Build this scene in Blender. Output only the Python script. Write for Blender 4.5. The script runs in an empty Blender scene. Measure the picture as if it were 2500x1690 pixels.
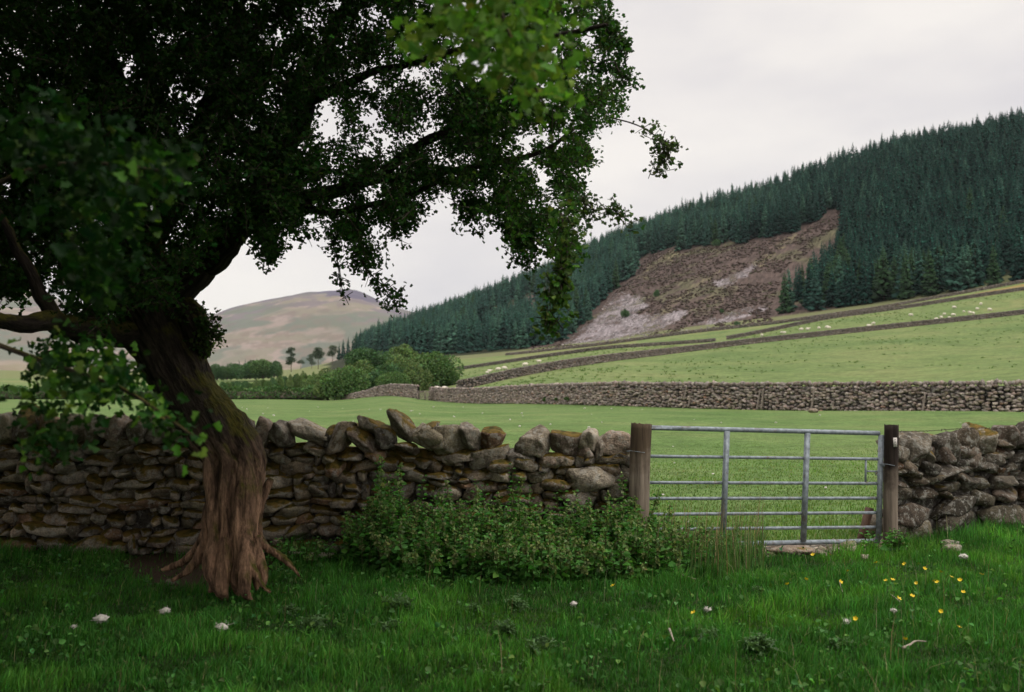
import bpy, math, random
import numpy as np
from mathutils import Vector, Matrix
sc = bpy.context.scene
col = sc.collection
R = math.radians
# ------------------------------------------------------------------ camera
F = 2270.0                      # focal length in pixels of the 2500 px wide photograph
PITCH = math.atan2(120, F)
CAMZ = 1.5
cd = bpy.data.cameras.new("camera"); cam = bpy.data.objects.new("camera", cd); col.objects.link(cam)
cam.location = (0, 0, CAMZ); cam.rotation_euler = (R(90) + PITCH, 0, 0)
cd.sensor_width = 38.54; cd.lens = F / 2500 * 38.54
cd.clip_start = 0.05; cd.clip_end = 20000
cd.dof.use_dof = True; cd.dof.focus_distance = 8.9; cd.dof.aperture_fstop = 2.6; cd.dof.aperture_blades = 8
sc.camera = cam
# ------------------------------------------------------------------ sky: bright overcast
w = bpy.data.worlds.new("World"); sc.world = w; w.use_nodes = True
nt = w.node_tree; N = nt.nodes; L = nt.links
SUN_EL, SUN_AZ = R(58), R(118)          # azimuth clockwise from +Y
sky = N.new("ShaderNodeTexSky"); sky.sky_type = 'NISHITA'; sky.sun_disc = False
sky.sun_elevation = SUN_EL; sky.sun_rotation = SUN_AZ
tc = N.new("ShaderNodeTexCoord"); sp = N.new("ShaderNodeSeparateXYZ"); L.new(tc.outputs['Generated'], sp.inputs[0])
mp = N.new("ShaderNodeMapping"); mp.inputs['Scale'].default_value = (1.0, 1.0, 2.6); L.new(tc.outputs['Generated'], mp.inputs[0])
cn = N.new("ShaderNodeTexNoise"); cn.inputs['Scale'].default_value = 2.6; cn.inputs['Detail'].default_value = 6; cn.inputs['Roughness'].default_value = .5
L.new(mp.outputs[0], cn.inputs['Vector'])
cr = N.new("ShaderNodeValToRGB"); cr.color_ramp.elements[0].position = .36; cr.color_ramp.elements[1].position = .62
cr.color_ramp.elements[0].color = (6.25, 5.95, 6.05, 1); cr.color_ramp.elements[1].color = (8.0, 7.55, 7.1, 1)
L.new(cn.outputs['Fac'], cr.inputs[0])
mr = N.new("ShaderNodeMapRange"); mr.inputs[1].default_value = .42; mr.inputs[2].default_value = 1.0; mr.inputs[3].default_value = 1.0; mr.inputs[4].default_value = 2.5
L.new(sp.outputs['Z'], mr.inputs[0])
vm = N.new("ShaderNodeVectorMath"); vm.operation = 'SCALE'; L.new(cr.outputs[0], vm.inputs[0]); L.new(mr.outputs[0], vm.inputs['Scale'])
mx = N.new("ShaderNodeMixRGB"); mx.inputs[0].default_value = .93; L.new(sky.outputs[0], mx.inputs[1]); L.new(vm.outputs[0], mx.inputs[2])
bg = N['Background']; bg.inputs['Strength'].default_value = .124; L.new(mx.outputs[0], bg.inputs['Color'])
sd = bpy.data.lights.new("sun", 'SUN'); so = bpy.data.objects.new("sun", sd); col.objects.link(so)
sd.energy = 1.2; sd.angle = R(18); sd.color = (1, .95, .88)
so.rotation_euler = Vector((math.sin(SUN_AZ) * math.cos(SUN_EL), math.cos(SUN_AZ) * math.cos(SUN_EL), math.sin(SUN_EL))).to_track_quat('Z', 'Y').to_euler()
so.location = (20, -20, 30)
sc.view_settings.view_transform = 'Standard'; sc.view_settings.look = 'None'
sc.view_settings.exposure = 0.0; sc.view_settings.gamma = 1.0
sc.render.engine = 'CYCLES'
cy = sc.cycles
cy.max_bounces = 6; cy.diffuse_bounces = 2; cy.glossy_bounces = 2; cy.transmission_bounces = 3; cy.volume_bounces = 0; cy.transparent_max_bounces = 4
cy.use_denoising = True; cy.use_adaptive_sampling = True; cy.adaptive_threshold = .02
cy.caustics_reflective = False; cy.caustics_refractive = False
# ------------------------------------------------------------------ helpers
rng = np.random.default_rng(7)
ca, sa = math.cos(PITCH), math.sin(PITCH)
def U(u, v, Y):
    """world point seen at photo pixel (u, v) and standing Y metres in front of the camera"""
    u = np.asarray(u, float); v = np.asarray(v, float); Y = np.asarray(Y, float)
    dx = (u - 1250) / F; dy = -(v - 845) / F
    k = Y / (ca - dy * sa)
    return np.stack(np.broadcast_arrays(dx * k, Y, CAMZ + (dy * ca + sa) * k), -1)
def PJ(P):
    P = np.asarray(P, float); y = P[..., 1]; z = P[..., 2] - CAMZ
    d = y * ca + z * sa
    return 1250 + F * P[..., 0] / d, 845 - F * (-y * sa + z * ca) / d
def vnoise(P, seed=0):
    P = np.asarray(P, float); i = np.floor(P).astype(np.int64); f = P - i; f = f * f * (3 - 2 * f)
    out = 0
    for c in range(8):
        o = np.array([c & 1, c >> 1 & 1, c >> 2 & 1]); q = i + o
        h = (q[..., 0] * 374761393 + q[..., 1] * 668265263 + q[..., 2] * 2147483647 + seed * 974711) & 0xffffffff
        h = ((h ^ (h >> 13)) * 1274126177) & 0xffffffff; h = (h ^ (h >> 16)) & 0xffffff
        wgt = np.prod(np.where(o, f, 1 - f), -1)
        out = out + wgt * (h / 0xffffff * 2 - 1)
    return out
def fbm(P, seed=0, o=4):
    P = np.asarray(P, float); s = 0; a = 1; t = 0
    for k in range(o):
        s = s + a * vnoise(P * 2 ** k, seed + k * 17); t += a; a *= .5
    return s / t
def xy0(X, Y, k=1.0):
    return np.stack([np.asarray(X, float) * k, np.asarray(Y, float) * k, np.zeros(np.shape(X))], -1)
def sstep(a, b, x):
    t = np.clip((x - a) / (b - a), 0, 1); return t * t * (3 - 2 * t)
def inpoly(u, v, poly):
    u = np.asarray(u, float); v = np.asarray(v, float); c = np.zeros(u.shape, bool); n = len(poly)
    for i in range(n):
        x1, y1 = poly[i]; x2, y2 = poly[(i + 1) % n]
        if y1 == y2: continue
        c ^= ((y1 > v) != (y2 > v)) & (u < (x2 - x1) * (v - y1) / (y2 - y1) + x1)
    return c
def mesh(name, V, faces, tint=None, attrs=None, smooth=True):
    """faces: list of (n, k) index arrays"""
    me = bpy.data.meshes.new(name)
    V = np.asarray(V, np.float32); faces = [np.asarray(f, np.int32) for f in faces if len(f)]
    li = np.concatenate([f.ravel() for f in faces]); ct = np.concatenate([np.full(len(f), f.shape[1], np.int32) for f in faces])
    me.vertices.add(len(V)); me.vertices.foreach_set("co", V.ravel())
    me.loops.add(len(li)); me.loops.foreach_set("vertex_index", li)
    me.polygons.add(len(ct)); st = np.zeros(len(ct), np.int32); st[1:] = np.cumsum(ct)[:-1]
    me.polygons.foreach_set("loop_start", st)
    if smooth: me.polygons.foreach_set("use_smooth", np.ones(len(ct), bool))
    me.update(calc_edges=True)
    if tint is not None:
        a = me.attributes.new("tint", 'FLOAT_COLOR', 'POINT'); t = np.ones((len(V), 4), np.float32); t[:, :3] = tint; a.data.foreach_set("color", t.ravel())
    for k, d in (attrs or {}).items():
        d = np.asarray(d, np.float32)
        if d.ndim == 1: me.attributes.new(k, 'FLOAT', 'POINT').data.foreach_set("value", d)
        else: me.attributes.new(k, 'FLOAT_VECTOR', 'POINT').data.foreach_set("vector", d.ravel())
    return me
def obj(name, me, mat=None, parent=None, loc=(0, 0, 0), rz=0):
    o = bpy.data.objects.new(name, me); col.objects.link(o)
    if mat is not None and me is not None and not me.materials: me.materials.append(mat)
    o.location = loc; o.rotation_euler = (0, 0, rz)
    if parent is not None:
        o.parent = parent
    return o
def tag(o, label=None, cat=None, group=None, kind=None):
    if label: o['label'] = label
    if cat: o['category'] = cat
    if group: o['group'] = group
    if kind: o['kind'] = kind
    return o
class Acc:
    """collects pieces into one mesh"""
    def __init__(s): s.V = []; s.F = {}; s.T = []; s.n = 0; s.A = {}
    def add(s, V, faces, tint=None, **attrs):
        V = np.asarray(V, float).reshape(-1, 3); s.V.append(V)
        for f in faces:
            f = np.asarray(f, np.int64)
            if len(f): s.F.setdefault(f.shape[1], []).append(f + s.n)
        t = np.ones((len(V), 3)) * (np.array([.5, .5, .5]) if tint is None else np.asarray(tint)); s.T.append(t)
        for k, d in attrs.items(): s.A.setdefault(k, []).append(d)
        s.n += len(V)
    def mesh(s, name, smooth=True):
        return mesh(name, np.concatenate(s.V), [np.concatenate(v) for v in s.F.values()], np.concatenate(s.T), {k: np.concatenate(v) for k, v in s.A.items()}, smooth)
def unit(v): return v / np.maximum(np.linalg.norm(v, axis=-1, keepdims=True), 1e-9)
def catmull(P, m=6):
    P = np.asarray(P, float); Q = np.vstack([2 * P[0] - P[1], P, 2 * P[-1] - P[-2]]); out = []
    t = np.linspace(0, 1, m, endpoint=False)[:, None]
    for i in range(1, len(Q) - 2):
        a, b, c, d = Q[i - 1:i + 3]
        out.append(.5 * (2 * b + (c - a) * t + (2 * a - 5 * b + 4 * c - d) * t ** 2 + (3 * b - a - 3 * c + d) * t ** 3))
    out.append(P[-1:]); return np.vstack(out)
def tube(P, r, n=8, cap=True, mod=None):
    """tube along P with radii r; mod(theta, s) scales the radius. returns V, faces, bark coords"""
    P = np.asarray(P, float); r = np.broadcast_to(np.asarray(r, float), (len(P),)); T = unit(np.gradient(P, axis=0))
    a = np.array([1., 0, 0]) if abs(T[0, 0]) < .8 else np.array([0, 1., 0]); nrm = unit(a - T[0] * (a @ T[0])); A = []
    for t in T:
        nrm = unit(nrm - t * (nrm @ t)); A.append(nrm)
    A = np.array(A); B = np.cross(T, A); th = np.arange(n) / n * 2 * np.pi
    s = np.concatenate([[0], np.cumsum(np.linalg.norm(np.diff(P, axis=0), axis=1))])
    rr = r[:, None] * (np.ones((len(P), n)) if mod is None else mod(th[None, :], s[:, None]))
    V = P[:, None] + rr[..., None] * (np.cos(th)[None, :, None] * A[:, None] + np.sin(th)[None, :, None] * B[:, None])
    i = np.arange(len(P) - 1)[:, None] * n; j = np.arange(n)[None, :]; k = (j + 1) % n
    f = [np.stack([i + j, i + k, i + n + k, i + n + j], -1).reshape(-1, 4)]
    if cap: f += [np.arange(n)[None, ::-1], (np.arange(n) + (len(P) - 1) * n)[None]]
    bu = np.stack([np.cos(th)[None] * r[:, None], np.sin(th)[None] * r[:, None], s[:, None] + 0 * th[None]], -1)
    return V.reshape(-1, 3), f, bu.reshape(-1, 3)
def box(cx, cy, cz, sx, sy, sz):
    V = np.array([(x, y, z) for z in (-.5, .5) for y in (-.5, .5) for x in (-.5, .5)]) * (sx, sy, sz) + (cx, cy, cz)
    return V, [np.array([(0, 2, 3, 1), (4, 5, 7, 6), (0, 1, 5, 4), (2, 6, 7, 3), (0, 4, 6, 2), (1, 3, 7, 5)])]
def ico(s):
    import bmesh
    bm = bmesh.new(); bmesh.ops.create_icosphere(bm, subdivisions=s, radius=1)
    V = np.array([v.co[:] for v in bm.verts]); Fc = np.array([[v.index for v in f.verts] for f in bm.faces]); bm.free(); return V, Fc
ICO = {s: ico(s) for s in (1, 2, 3, 4)}
def rock(g, s=2, p=14, nz=.05, flat=0.):
    """rounded polytope of unit half-extents: a broken field stone"""
    D, Fc = ICO[s]
    ax = np.vstack([np.eye(3), -np.eye(3)]) + g.normal(0, .27, (6, 3)); ex = g.normal(0, 1, (11, 3))
    n = unit(np.vstack([ax, ex])); d = np.concatenate([g.uniform(.82, 1.0, 6), g.uniform(.78, 1.15, 11)])
    q = np.maximum(D @ n.T, 0) / d
    r = 1 / np.power(np.sum(q ** p, 1), 1 / p)
    V = D * r[:, None]
    V = V + D * (fbm(V * 1.6 + g.uniform(0, 50, 3), 3, 3) * nz * 2)[:, None]
    if s >= 3: V = V + D * (fbm(V * 4 + g.uniform(0, 50, 3), 5, 4) * nz * 1.5)[:, None]
    return V, Fc
def rotm(g, n, sx, sy, sz):
    """n random rotations with the given spreads about x, y, z"""
    a, b, c = g.normal(0, 1, (3, n)) * np.array([sx, sy, sz])[:, None]
    ca_, sa_, cb, sb, cc, s_ = np.cos(a), np.sin(a), np.cos(b), np.sin(b), np.cos(c), np.sin(c); z = np.zeros(n); o = np.ones(n)
    Rx = np.stack([o, z, z, z, ca_, -sa_, z, sa_, ca_], -1).reshape(-1, 3, 3); Ry = np.stack([cb, z, sb, z, o, z, -sb, z, cb], -1).reshape(-1, 3, 3); Rz = np.stack([cc, -s_, z, s_, cc, z, z, z, o], -1).reshape(-1, 3, 3)
    return Rz @ Ry @ Rx
def scatter(acc, tmpl, idx, M, T, tint):
    for k, (V, Fc) in enumerate(tmpl):
        s = np.where(idx == k)[0]
        if not len(s): continue
        P = np.einsum('nij,vj->nvi', M[s], V) + T[s][:, None]
        f = (Fc[None] + (np.arange(len(s)) * len(V))[:, None, None]).reshape(-1, Fc.shape[1])
        acc.add(P.reshape(-1, 3), [f], np.repeat(tint[s], len(V), 0))
LEAF = {'lobed': np.array([(0, 0), (.34, .22), (.2, .42), (.42, .7), (0, 1), (-.42, .7), (-.2, .42), (-.34, .22)]),
        'plain': np.array([(0, 0), (.3, .2), (.4, .5), (.22, .8), (0, 1), (-.22, .8), (-.4, .5), (-.3, .2)])}
def leaves(acc, P, size, g, tint, shape='lobed', dirs=None, spread=1.0, up=.4):
    n = len(P)
    if n == 0: return
    d = g.normal(0, 1, (n, 3)) * spread
    if dirs is not None: d = d + dirs
    d = unit(d); nr = g.normal(0, 1, (n, 3)) + np.array([0, 0, up * 2]); nr = unit(nr - d * np.sum(nr * d, 1, keepdims=True)); sd_ = np.cross(d, nr)
    S = LEAF[shape]; size = np.broadcast_to(size, (n,))
    fold = np.abs(S[:, 0]) * .5 - (S[:, 1] - .5) ** 2 * .35
    V = P[:, None] + size[:, None, None] * (S[None, :, 1:2] * d[:, None] + S[None, :, 0:1] * sd_[:, None] + fold[None, :, None] * nr[:, None])
    b = (np.arange(n) * 8)[:, None]
    acc.add(V.reshape(-1, 3), [np.vstack([b + np.array([[0, 1, 2, 3, 4]]), b + np.array([[4, 5, 6, 7, 0]])])], np.repeat(np.broadcast_to(tint, (n, 3)), 8, 0))
def vary(g, n, base, hv=.18, vv=.3):
    b = np.asarray(base, float)[None] * np.exp(g.normal(0, vv, (n, 1))) * np.exp(g.normal(0, hv, (n, 3)) * np.array([1, .5, 1])); return np.clip(b, 0, 1)
# ------------------------------------------------------------------ materials
def mat(name, rough=.8, spec=.3):
    m = bpy.data.materials.new(name); m.use_nodes = True; b = m.node_tree.nodes['Principled BSDF']
    b.inputs['Roughness'].default_value = rough; b.inputs['Specular IOR Level'].default_value = spec
    return m, m.node_tree.nodes, m.node_tree.links, b
def nd(Nn, t, **kw):
    n = Nn.new(t)
    for k, v in kw.items():
        if k.startswith('_'): setattr(n, k[1:], v)
        else: n.inputs[k.replace('_', ' ')].default_value = v
    return n
def noise(Nn, Ln, scale, detail=4, rough=.55, vec=None, space='Object', stretch=None):
    n = nd(Nn, "ShaderNodeTexNoise", Scale=scale, Detail=detail, Roughness=rough)
    if vec is None:
        t = Nn.new("ShaderNodeTexCoord"); vec = t.outputs[space]
    if stretch:
        mp_ = Nn.new("ShaderNodeMapping"); mp_.inputs['Scale'].default_value = stretch; Ln.new(vec, mp_.inputs[0]); vec = mp_.outputs[0]
    Ln.new(vec, n.inputs['Vector']); return n.outputs['Fac']
def ramp(Nn, Ln, fac, stops):
    r = Nn.new("ShaderNodeValToRGB"); e = r.color_ramp.elements
    while len(e) < len(stops): e.new(.5)
    for k, (p, c) in enumerate(stops):
        e[k].position = p; e[k].color = (*c, 1) if not np.isscalar(c) else (c, c, c, 1)
    Ln.new(fac, r.inputs[0]); return r.outputs[0]
def mix(Nn, Ln, fac, a, b, mode='MIX'):
    m = Nn.new("ShaderNodeMixRGB"); m.blend_type = mode
    for s, x in ((0, fac), (1, a), (2, b)):
        if isinstance(x, (int, float)): m.inputs[s].default_value = x if s == 0 else (x, x, x, 1)
        elif isinstance(x, tuple): m.inputs[s].default_value = (*x, 1)
        else: Ln.new(x, m.inputs[s])
    return m.outputs[0]
def attr(Nn, name, out='Color'):
    a = Nn.new("ShaderNodeAttribute"); a.attribute_name = name; return a.outputs[out]
def bump(Nn, Ln, b, h, strength=.5, dist=.02):
    k = nd(Nn, "ShaderNodeBump", Strength=strength, Distance=dist); Ln.new(h, k.inputs['Height']); Ln.new(k.outputs[0], b.inputs['Normal'])
def leafmat(name, trans=.35, rough=.55, gain=1.0):
    m, Nn, Ln, b = mat(name, rough, .1); t = attr(Nn, 'tint'); Ln.new(t, b.inputs['Base Color'])
    tr = Nn.new("ShaderNodeBsdfTranslucent"); g = mix(Nn, Ln, 1.0, t, (1.25 * gain, 1.5 * gain, .7 * gain), 'MULTIPLY'); Ln.new(g, tr.inputs[0])
    ms = nd(Nn, "ShaderNodeMixShader"); ms.inputs[0].default_value = trans
    Ln.new(b.outputs[0], ms.inputs[1]); Ln.new(tr.outputs[0], ms.inputs[2]); Ln.new(ms.outputs[0], Nn['Material Output'].inputs[0]); return m
M_LEAF = leafmat("hawthorn_leaf", .4, .5)
M_GRASS = leafmat("grass_blade", .3, .6)
M_NETTLE = leafmat("nettle_leaf", .3, .55)
M_FAR = leafmat("far_foliage", .1, .8)
def stone_mat(name, moss=1.0, scale=1.0):
    m, Nn, Ln, b = mat(name, .88, .2); t = attr(Nn, 'tint')
    n1 = noise(Nn, Ln, 9 * scale, 6, .65); n2 = noise(Nn, Ln, 55 * scale, 3, .6); n3 = noise(Nn, Ln, 17 * scale, 5, .7)
    c = mix(Nn, Ln, 1.0, t, ramp(Nn, Ln, n1, [(.32, .4), (.5, 1.0), (.66, 1.5)]), 'MULTIPLY')
    c = mix(Nn, Ln, .8, c, ramp(Nn, Ln, n2, [(.35, .6), (.6, 1.2)]), 'MULTIPLY')
    lich = ramp(Nn, Ln, n3, [(.53, 0.), (.58, 1.)]); lf = nd(Nn, "ShaderNodeMath", _operation='MULTIPLY'); Ln.new(lich, lf.inputs[0]); lf.inputs[1].default_value = .6
    c = mix(Nn, Ln, lf.outputs[0], c, (.34, .33, .29))
    ge = Nn.new("ShaderNodeNewGeometry"); s = Nn.new("ShaderNodeSeparateXYZ"); Ln.new(ge.outputs['Normal'], s.inputs[0])
    mn = noise(Nn, Ln, 5.5 * scale, 5, .65)
    mm = nd(Nn, "ShaderNodeMath", _operation='MULTIPLY_ADD'); Ln.new(s.outputs['Z'], mm.inputs[0]); mm.inputs[1].default_value = .42; Ln.new(mn, mm.inputs[2])
    mf = nd(Nn, "ShaderNodeMapRange"); Ln.new(mm.outputs[0], mf.inputs[0]); mf.inputs[1].default_value = .69 + .3 * (1 - moss); mf.inputs[2].default_value = .80 + .3 * (1 - moss)
    n4 = noise(Nn, Ln, 14 * scale, 3)
    c = mix(Nn, Ln, mf.outputs[0], c, ramp(Nn, Ln, n4, [(.35, (.05, .045, .008)), (.55, (.15, .10, .018)), (.7, (.2, .12, .03))]))
    Ln.new(c, b.inputs['Base Color'])
    h = mix(Nn, Ln, .5, n1, n2); bump(Nn, Ln, b, h, 1.0, .035 / scale); return m
M_STONE = stone_mat("mossy_field_stone"); M_STONE2 = stone_mat("dry_field_stone", .25, 1.0)
M_FSTONE = stone_mat("far_field_stone", .0, .35)
def bark_mat():
    m, Nn, Ln, b = mat("hawthorn_bark", .9, .15); v = attr(Nn, 'bark', 'Vector')
    n1 = noise(Nn, Ln, 14, 7, .65, v, stretch=(1.6, 1.6, .16)); n2 = noise(Nn, Ln, 60, 4, .6, v, stretch=(1, 1, .3)); n3 = noise(Nn, Ln, 4, 5, .6)
    t = attr(Nn, 'tint')
    c = mix(Nn, Ln, 1.0, t, ramp(Nn, Ln, n1, [(.34, .18), (.5, .9), (.64, 1.75)]), 'MULTIPLY')
    c = mix(Nn, Ln, .7, c, ramp(Nn, Ln, n2, [(.35, .6), (.65, 1.25)]), 'MULTIPLY')
    ge = Nn.new("ShaderNodeNewGeometry"); s = Nn.new("ShaderNodeSeparateXYZ"); Ln.new(ge.outputs['Normal'], s.inputs[0])
    ad = nd(Nn, "ShaderNodeMath", _operation='MULTIPLY_ADD'); Ln.new(s.outputs['Z'], ad.inputs[0]); ad.inputs[1].default_value = .35; Ln.new(n3, ad.inputs[2])
    ad2 = nd(Nn, "ShaderNodeMath", _operation='MULTIPLY_ADD'); Ln.new(s.outputs['X'], ad2.inputs[0]); ad2.inputs[1].default_value = .14; Ln.new(ad.outputs[0], ad2.inputs[2])
    mf = nd(Nn, "ShaderNodeMapRange"); Ln.new(ad2.outputs[0], mf.inputs[0]); mf.inputs[1].default_value = .66; mf.inputs[2].default_value = .84
    c = mix(Nn, Ln, mf.outputs[0], c, ramp(Nn, Ln, n2, [(.3, (.035, .04, .008)), (.7, (.13, .11, .02))]))
    Ln.new(c, b.inputs['Base Color']); bump(Nn, Ln, b, mix(Nn, Ln, .35, n1, n2), 1.0, .06); return m
M_BARK = bark_mat()
def ground_mat(name, ramp_c, scale, tintmix=True, bstr=.4, bdist=.03, fine=40, mid=None):
    m, Nn, Ln, b = mat(name, .95, .1)
    n1 = noise(Nn, Ln, scale, 6, .6); n2 = noise(Nn, Ln, fine, 4, .65)
    c = ramp(Nn, Ln, n1, ramp_c); c = mix(Nn, Ln, .8, c, ramp(Nn, Ln, n2, [(.28, .5), (.72, 1.45)]), 'MULTIPLY')
    if mid:
        n5 = noise(Nn, Ln, mid, 5, .7, stretch=(1, 1.6, 1)); c = mix(Nn, Ln, .75, c, ramp(Nn, Ln, n5, [(.33, .62), (.5, 1.0), (.7, 1.25)]), 'MULTIPLY'); n2 = mix(Nn, Ln, .5, n2, n5)
    if tintmix: c = mix(Nn, Ln, attr(Nn, 'mask', 'Fac'), c, attr(Nn, 'tint'))
    Ln.new(c, b.inputs['Base Color']); bump(Nn, Ln, b, n2, bstr, bdist); return m
M_TURF = ground_mat("dark_turf_soil", [(.3, (.018, .035, .010)), (.6, (.03, .06, .014))], 2.0, True, .8, .04, 30)  # dark green-brown base colour of the whole foreground turf
M_FIELD = ground_mat("grazed_field", [(.32, (.085, .150, .040)), (.5, (.115, .180, .055)), (.68, (.155, .200, .070))], .16, True, .6, .15, 6, .9)
M_PAST = ground_mat("upland_pasture", [(.3, (.10, .155, .05)), (.5, (.145, .195, .068)), (.7, (.19, .215, .085))], .045, True, .8, .4, 1.6, .33)
M_HILL = ground_mat("hill_ground", [(.3, (.07, .08, .04)), (.7, (.12, .12, .06))], .03, True, .6, .8, .35)
def simple(name, c, rough=.7, metal=0., var=.25, scale=20, bmp=.2, stretch=None, c2=None):
    m, Nn, Ln, b = mat(name, rough, .35); n1 = noise(Nn, Ln, scale, 6, .6, stretch=stretch)
    c2_ = c2 or tuple(x * (1 + var) for x in c); c1 = tuple(x * (1 - var) for x in c)
    Ln.new(ramp(Nn, Ln, n1, [(.35, c1), (.68, c2_)]), b.inputs['Base Color']); b.inputs['Metallic'].default_value = metal
    bump(Nn, Ln, b, n1, bmp, .01); return m
def steel():
    m = simple("galvanised_steel", (.25, .285, .31), .6, .25, .35, 22, .25)
    Nn, Ln = m.node_tree.nodes, m.node_tree.links; b = Nn['Principled BSDF']; c0 = b.inputs['Base Color'].links[0].from_socket; r = ramp(Nn, Ln, noise(Nn, Ln, 7, 7, .75), [(.57, 0.), (.66, .75)]); Ln.new(mix(Nn, Ln, r, c0, (.16, .095, .06)), b.inputs['Base Color']); return m
M_STEEL = steel()
def wood_mat(name, top, low):
    m, Nn, Ln, b = mat(name, .9, .15); t = Nn.new("ShaderNodeTexCoord")
    n1 = noise(Nn, Ln, 22, 7, .65, t.outputs['Object'], stretch=(1, 1, .07)); n2 = noise(Nn, Ln, 6, 5, .6, t.outputs['Object'])
    s = Nn.new("ShaderNodeSeparateXYZ"); Ln.new(t.outputs['Object'], s.inputs[0])
    ad = nd(Nn, "ShaderNodeMath", _operation='MULTIPLY_ADD'); Ln.new(n2, ad.inputs[0]); ad.inputs[1].default_value = .7; Ln.new(s.outputs['Z'], ad.inputs[2])
    f = nd(Nn, "ShaderNodeMapRange"); Ln.new(ad.outputs[0], f.inputs[0]); f.inputs[1].default_value = .85; f.inputs[2].default_value = 1.15
    c = mix(Nn, Ln, f.outputs[0], low, top); c = mix(Nn, Ln, 1.0, c, ramp(Nn, Ln, n1, [(.3, .35), (.5, .95), (.7, 1.5)]), 'MULTIPLY')
    Ln.new(c, b.inputs['Base Color']); bump(Nn, Ln, b, n1, .8, .015); return m
M_POST = wood_mat("weathered_post", (.105, .075, .05), (.23, .185, .145)); M_POST2 = wood_mat("creosoted_post", (.03, .022, .018), (.20, .16, .125))
M_STAKE = simple("stake_wood", (.24, .20, .17), .9, 0, .3, 6, .3)
M_DEAD = simple("dead_wood", (.33, .29, .22), .9, 0, .3, 30, .4)
M_WOOL = simple("sheep_wool", (.62, .58, .52), .95, 0, .15, 30, .6)
M_TWIG = simple("twig_bark", (.05, .038, .028), .9, 0, .3, 30, .4)
M_TRUNKF = simple("far_trunk", (.12, .095, .075), .9, 0, .3, 1.5, .4)
M_YEL = simple("buttercup_petal", (.75, .55, .02), .4, 0, .1, 20, 0)
M_STEM = simple("flower_stem", (.06, .12, .03), .6, 0, .2, 20, 0)
# ------------------------------------------------------------------ terrain
def wallY(X): return np.interp(X, [-14, -4.7, 1.2, 3.75, 5.4, 14, 40], [9.5, 8.95, 8.7, 9.33, 10.3, 15, 30])
def zn(X, Y):
    X = np.asarray(X, float); Y = np.asarray(Y, float); d = Y - wallY(X)
    f = .035 * fbm(xy0(X, Y, .8), 1, 3) * sstep(-.2, -1.2, d) + .04 * sstep(3.2, 5.2, X) * sstep(-1.8, -.3, d)
    b = .62 * sstep(0, 36, d) + .06 * fbm(xy0(X, Y, .12), 2, 3) * sstep(1, 8, d)
    return f + b
def grid(nr, nc):
    i = np.arange(nr - 1)[:, None] * nc; j = np.arange(nc - 1)[None]
    return np.stack([i + j, i + j + 1, i + nc + j + 1, i + nc + j], -1).reshape(-1, 4)
DIRT = [(285, 1372), (345, 1352), (470, 1352), (520, 1330), (690, 1335), (700, 1370), (640, 1400), (560, 1432), (470, 1445), (400, 1432), (330, 1415)]
def near_mask(X, Y):
    u, v = PJ(np.stack([X, Y, zn(X, Y)], -1)); n = fbm(xy0(X, Y, 3.), 8, 3)
    d = inpoly(u + n * 40, v + n * 18, DIRT).astype(float)
    g = ((X > 1.9) & (X < 3.95) & (np.abs(Y - (wallY(X) + .05)) < .28 + n * .2)).astype(float)
    return d, g
def near_sheet(name, m, a, b, xs, rows, fld):
    X = np.broadcast_to(xs[None], (rows, len(xs))); w_ = np.linspace(0, 1, rows)[:, None]
    Y = a(xs)[None] * (1 - w_) + b(xs)[None] * w_; Z = zn(X, Y); d, g = near_mask(X, Y)
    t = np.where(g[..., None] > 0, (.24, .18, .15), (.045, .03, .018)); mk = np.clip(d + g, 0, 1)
    if fld: mk = g
    o = obj(name, mesh(name, np.stack([X, Y, Z], -1).reshape(-1, 3), [grid(rows, len(xs))], t.reshape(-1, 3), {'mask': mk.ravel()}), m); tag(o, kind='structure'); return o
xs = np.concatenate([np.linspace(-34, -8, 50, endpoint=False), np.linspace(-8, 8, 200, endpoint=False), np.linspace(8, 34, 51)])
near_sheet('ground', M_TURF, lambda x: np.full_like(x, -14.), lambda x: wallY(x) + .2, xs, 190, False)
near_sheet('field', M_FIELD, lambda x: wallY(x) + .2, lambda x: np.maximum(31., wallY(x) + 1), xs, 120, True)
LV = [  # level curves of the valley side: (u, v, Y)
    None,
    [(-900, 975, 150), (700, 975, 150), (820, 978, 148), (880, 972, 140), (930, 966, 134), (975, 966, 126), (1016, 973, 119), (1058, 979, 113), (1150, 985, 100), (1300, 985, 80), (1500, 990, 64), (1700, 997, 58), (2000, 1004, 52), (2440, 1012, 45), (3400, 1020, 40)],
    [(-900, 966, 230), (600, 966, 230), (800, 965, 200), (950, 961, 165), (1080, 956, 140), (1130, 951, 132), (1250, 923, 138), (1371, 900, 148), (1500, 881, 170), (1650, 863, 205), (1850, 838, 228), (2100, 811, 242), (2420, 777, 250), (3400, 660, 265)],
    [(-900, 950, 330), (650, 945, 330), (760, 938, 330), (950, 926, 325), (1112, 905, 310), (1300, 877, 290), (1473, 853, 275), (1745, 835, 286), (1850, 816, 292), (2022, 779, 300), (2194, 756, 305), (2423, 720, 310), (3400, 580, 315)],
    [(-900, 925, 500), (650, 924, 500), (780, 918, 490), (900, 900, 470), (1050, 882, 440), (1250, 868, 420), (1473, 843, 385), (1657, 817, 372), (1900, 790, 360), (2136, 757, 350), (2423, 705, 342), (3400, 520, 335)],
    [(-900, 912, 900), (690, 912, 900), (800, 890, 900), (905, 859, 950), (1026, 817, 1000), (1112, 787, 1020), (1207, 752, 1030), (1300, 717, 1020), (1428, 661, 1000), (1454, 641, 980), (1568, 601, 920), (1728, 561, 880), (1900, 513, 840), (1993, 480, 820), (2136, 428, 790), (2280, 394, 770), (2420, 368, 750), (3400, 111, 700)],
]
NL = 7
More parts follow.
